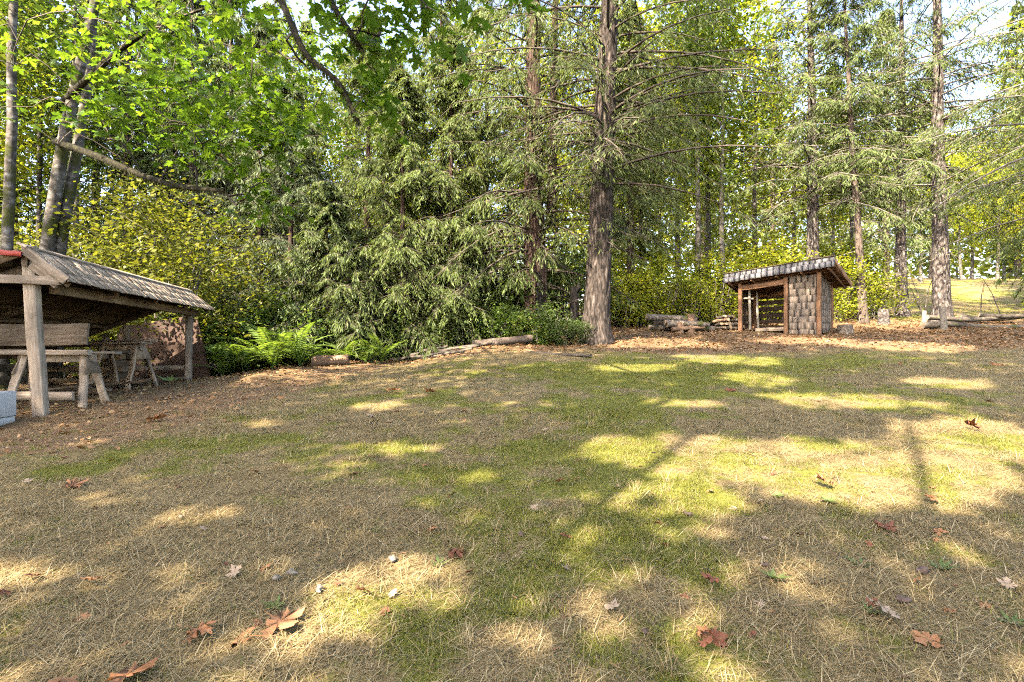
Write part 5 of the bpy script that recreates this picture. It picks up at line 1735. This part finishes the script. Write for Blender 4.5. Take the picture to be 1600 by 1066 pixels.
# ------------------------------------------------------------------ fallen leaves
def fallen():
    rng = RS(801)
    mats = {'o': L_ORANGE, 'r': L_RED, 't': L_TAN}
    ms = {}
    for kx, m in mats.items():
        ms[kx] = []
        for k in range(3):
            V, F = maple_leaf_np(True, rng.uniform(.15, .6) * (-1 if k % 2 else 1), rng)
            V[:, 2] += .10 * np.sin(V[:, 0] * 5 + k) * np.abs(V[:, 1])
            q = MB(); q.add(V, F); ms[kx].append(q.mesh('fallen_maple_leaf', m))
    big = [(392, 1005, 'o', .30, 'large curled orange maple leaf, lower one of the pair in the left foreground'), (425, 975, 'o', .26, 'orange maple leaf, upper one of the overlapping pair in the left foreground'),
           (298, 988, 'o', .17, 'small orange maple leaf just left of the large pair'), (178, 1058, 'o', .26, 'pale orange maple leaf at the lower border, left side'),
           (105, 1060, 'o', .15, 'small orange leaf at the lower border near the left corner'), (98, 765, 'o', .25, 'orange leaf alone in the shade at the left'),
           (1138, 998, 'r', .22, 'large crumpled red brown maple leaf in the right foreground'), (1093, 1013, 'r', .10, 'little red brown leaf beside the crumpled red brown one'),
           (1390, 962, 't', .18, 'pale tan maple leaf in the right foreground'), (1465, 998, 'o', .17, 'brown orange leaf right of the pale tan leaf'),
           (1375, 832, 'r', .20, 'red leaf in the shade below the sunlit patch'), (708, 862, 'r', .15, 'red brown leaf near the flat green weed'),
           (1125, 912, 'r', .14, 'dark red leaf on the green patch right of centre'), (1300, 760, 'o', .20, 'orange leaf lying in the sunlit patch'),
           (1150, 612, 'r', .30, 'red brown leaf on the far green lawn'), (1555, 572, 'o', .40, 'orange leaf at the right on the litter edge'), (612, 612, 'o', .28, 'orange leaf in the far lawn left of centre'),
           (680, 616, 'o', .25, 'brown orange leaf right of the one left of centre'), (228, 660, 'o', .28, 'bright orange leaf below the sawhorse'), (160, 912, 'o', .13, 'small orange leaf in the left foreground sun'),
           (865, 760, 'o', .11, 'small yellow brown leaf in the middle of the lawn'), (1520, 672, 'r', .25, 'red brown leaf in the right sunlit patch'), (580, 655, 't', .20, 'pale leaf left of centre in the mid lawn'),
           (1470, 790, 'o', .16, 'orange leaf at the right end of the sunlit patch'), (620, 935, 't', .08, 'small pale leaf scrap in the foreground sun')]
    for (px, py, kx, s, lab) in big:
        p = hit(px, py)
        o = link('fallen_leaf', ms[kx][rng.randint(3)], None, (p.x, p.y, gz(p.x, p.y) + .030), (rng.uniform(-.4, .4), rng.uniform(-.4, .4), rng.rand() * 6.28), (s * .95, s * rng.uniform(.7, .95), s * rng.uniform(.9, 1.6)))
        tag(o, lab, 'leaf', 'fallen maple leaves on the lawn')
    for k in range(150):
        px = rng.uniform(0, 1600); py = 570 + 420 * rng.rand() ** 1.8
        p = hit(px, py)
        o = link('fallen_leaf', ms['ort'[rng.randint(3)]][rng.randint(3)], None, (p.x, p.y, gz(p.x, p.y) + .014), (rng.uniform(-.6, .6), rng.uniform(-.5, .5), rng.rand() * 6.28), rng.uniform(.04, .11))
        tag(o, 'small dry brown maple leaf lying on the lawn', 'leaf', 'small dry leaves scattered on the lawn')
    # litter that nobody could count
    mb = MB()
    n = 90000
    x = rng.uniform(-9.5, 19, n); y = 5.0 + 17 * rng.rand(n)
    k = rng.rand(n) < littermap(x, y) ** 1.3 * (.18 + .9 * np.clip(.45 + 1.6 * fbm(x * .9, y * .9, 91, 3), 0, 1)) * np.where(x < -4, .8, 1)
    x, y = x[k], y[k]; n = len(x)
    P = np.column_stack([x, y, g(x, y) + .012 + .03 * rng.rand(n)])
    a = rng.rand(n) * 6.283
    D = np.stack([np.cos(a), np.sin(a), .25 * rng.randn(n)], 1)
    up = np.stack([.5 * rng.randn(n), .5 * rng.randn(n), np.ones(n)], 1)
    L = (.035 + .075 * rng.rand(n) ** 1.5) * np.where(x < -3, .75, 1)
    V, F = kites(P, D, L, L * .75, rng, nrm=up, fold=.18, wide=.45)
    mb.add(V, F)
    o = mb.build('leaf_litter', L_DRY); tag(o, 'brown and orange leaf litter under the trees and round the shelter', None, None, 'stuff')
    # chips and twigs on the lawn
    mb = MB()
    n = 1500
    q = lawn_points(rng, [(1.2, 5, 12), (5, 12, 5)]); n = len(q)
    P = np.column_stack([q, g(q[:, 0], q[:, 1]) + .025])
    a = rng.rand(n) * 6.283
    D = np.stack([np.cos(a), np.sin(a), .15 * rng.randn(n)], 1)
    V, F = kites(P, D, .02 + .07 * rng.rand(n) ** 2, .012, rng, nrm=np.tile([0, 0, 1.0], (n, 1)), fold=.2)
    mb.add(V, F)
    o = mb.build('lawn_debris', L_DRY); tag(o, 'tiny brown leaf scraps and chips in the grass', None, None, 'stuff')
    # pale stones and cones
    for k, (px, py, s, m, lab, cat) in enumerate([
            (612, 878, .045, M_STONE, 'pale grey stone at the edge of the foreground sun patch', 'stone'), (432, 908, .035, M_STONE, 'white chalky lump, left of the three in the foreground sun', 'stone'),
            (455, 896, .04, M_STONE, 'white chalky lump, middle of the three in the foreground sun', 'stone'), (498, 925, .04, M_STONE, 'white chalky lump, right of the three in the foreground sun', 'stone'),
            (1412, 942, .045, M_CONE, 'brown cone beside the pale tan leaf', 'cone'), (1075, 806, .04, M_CONE, 'dark cone left of the sunlit patch', 'cone'), (1195, 884, .03, M_CONE, 'small dark cone in the right lawn shade', 'cone'),
            (815, 836, .035, M_CONE, 'dark cone in the middle of the lawn', 'cone'), (1440, 898, .05, M_CONE, 'dark clump of soil in the right lawn shade', 'soil'), (1008, 988, .03, M_CONE, 'small dark cone in the lower lawn right of centre', 'cone')]):
        p = hit(px, py)
        mb = MB()
        zz = np.linspace(-1, 1, 9); rr = np.sqrt(np.maximum(0.02, 1 - zz ** 2))
        mb.tube(np.stack([zz * s * .8, .2 * s * np.sin(zz * 3 + k), 0 * zz], 1), rr * s * .36 * (1 + .35 * np.sin(zz * 4 + k)), 10, rough=.45, seed=k)
        o = mb.build('stone' if cat == 'stone' else ('soil_clump' if cat == 'soil' else 'fir_cone'), m, None, smooth=(cat == 'stone'), loc=(p.x, p.y, gz(p.x, p.y) + s * .35))
        o.rotation_euler = (0, 0, rng.rand() * 6)
        tag(o, lab, cat)


fallen()


# ------------------------------------------------------------------ the far-off wood that closes the view
def far_wood():
    rng = RS(901)
    n = 70000
    a = rng.uniform(-1.25, 1.25, n); Y = rng.uniform(50, 66, n)
    x = a * Y
    top = 14.0 + 10 * fbm(x * .10, Y * .12, 7, 4) + 5 * fbm(x * .4, Y * .3, 9, 2)
    z = g(x, Y) + top * rng.rand(n) ** .85
    P = np.column_stack([x, Y, z])
    k = fbm(x * .35 + z * .2, z * .45, 15, 3) > -.10
    P = P[k]; n = len(P)
    b = rng.rand(n) * 6.283
    D = np.stack([np.cos(b), np.sin(b), -.3 + .5 * rng.randn(n)], 1)
    up = np.stack([.6 * rng.randn(n), -.5 + .6 * rng.randn(n), np.ones(n)], 1)
    L = .45 + .5 * rng.rand(n)
    mb = MB()
    V, F = kites(P, D, L, L * .6, rng, nrm=up, fold=.12)
    mb.add(V, F)
    o = mb.build('distant_wood', L_YG)
    tag(o, 'far yellow green wood seen between the trunks', None, None, 'stuff')


far_wood()
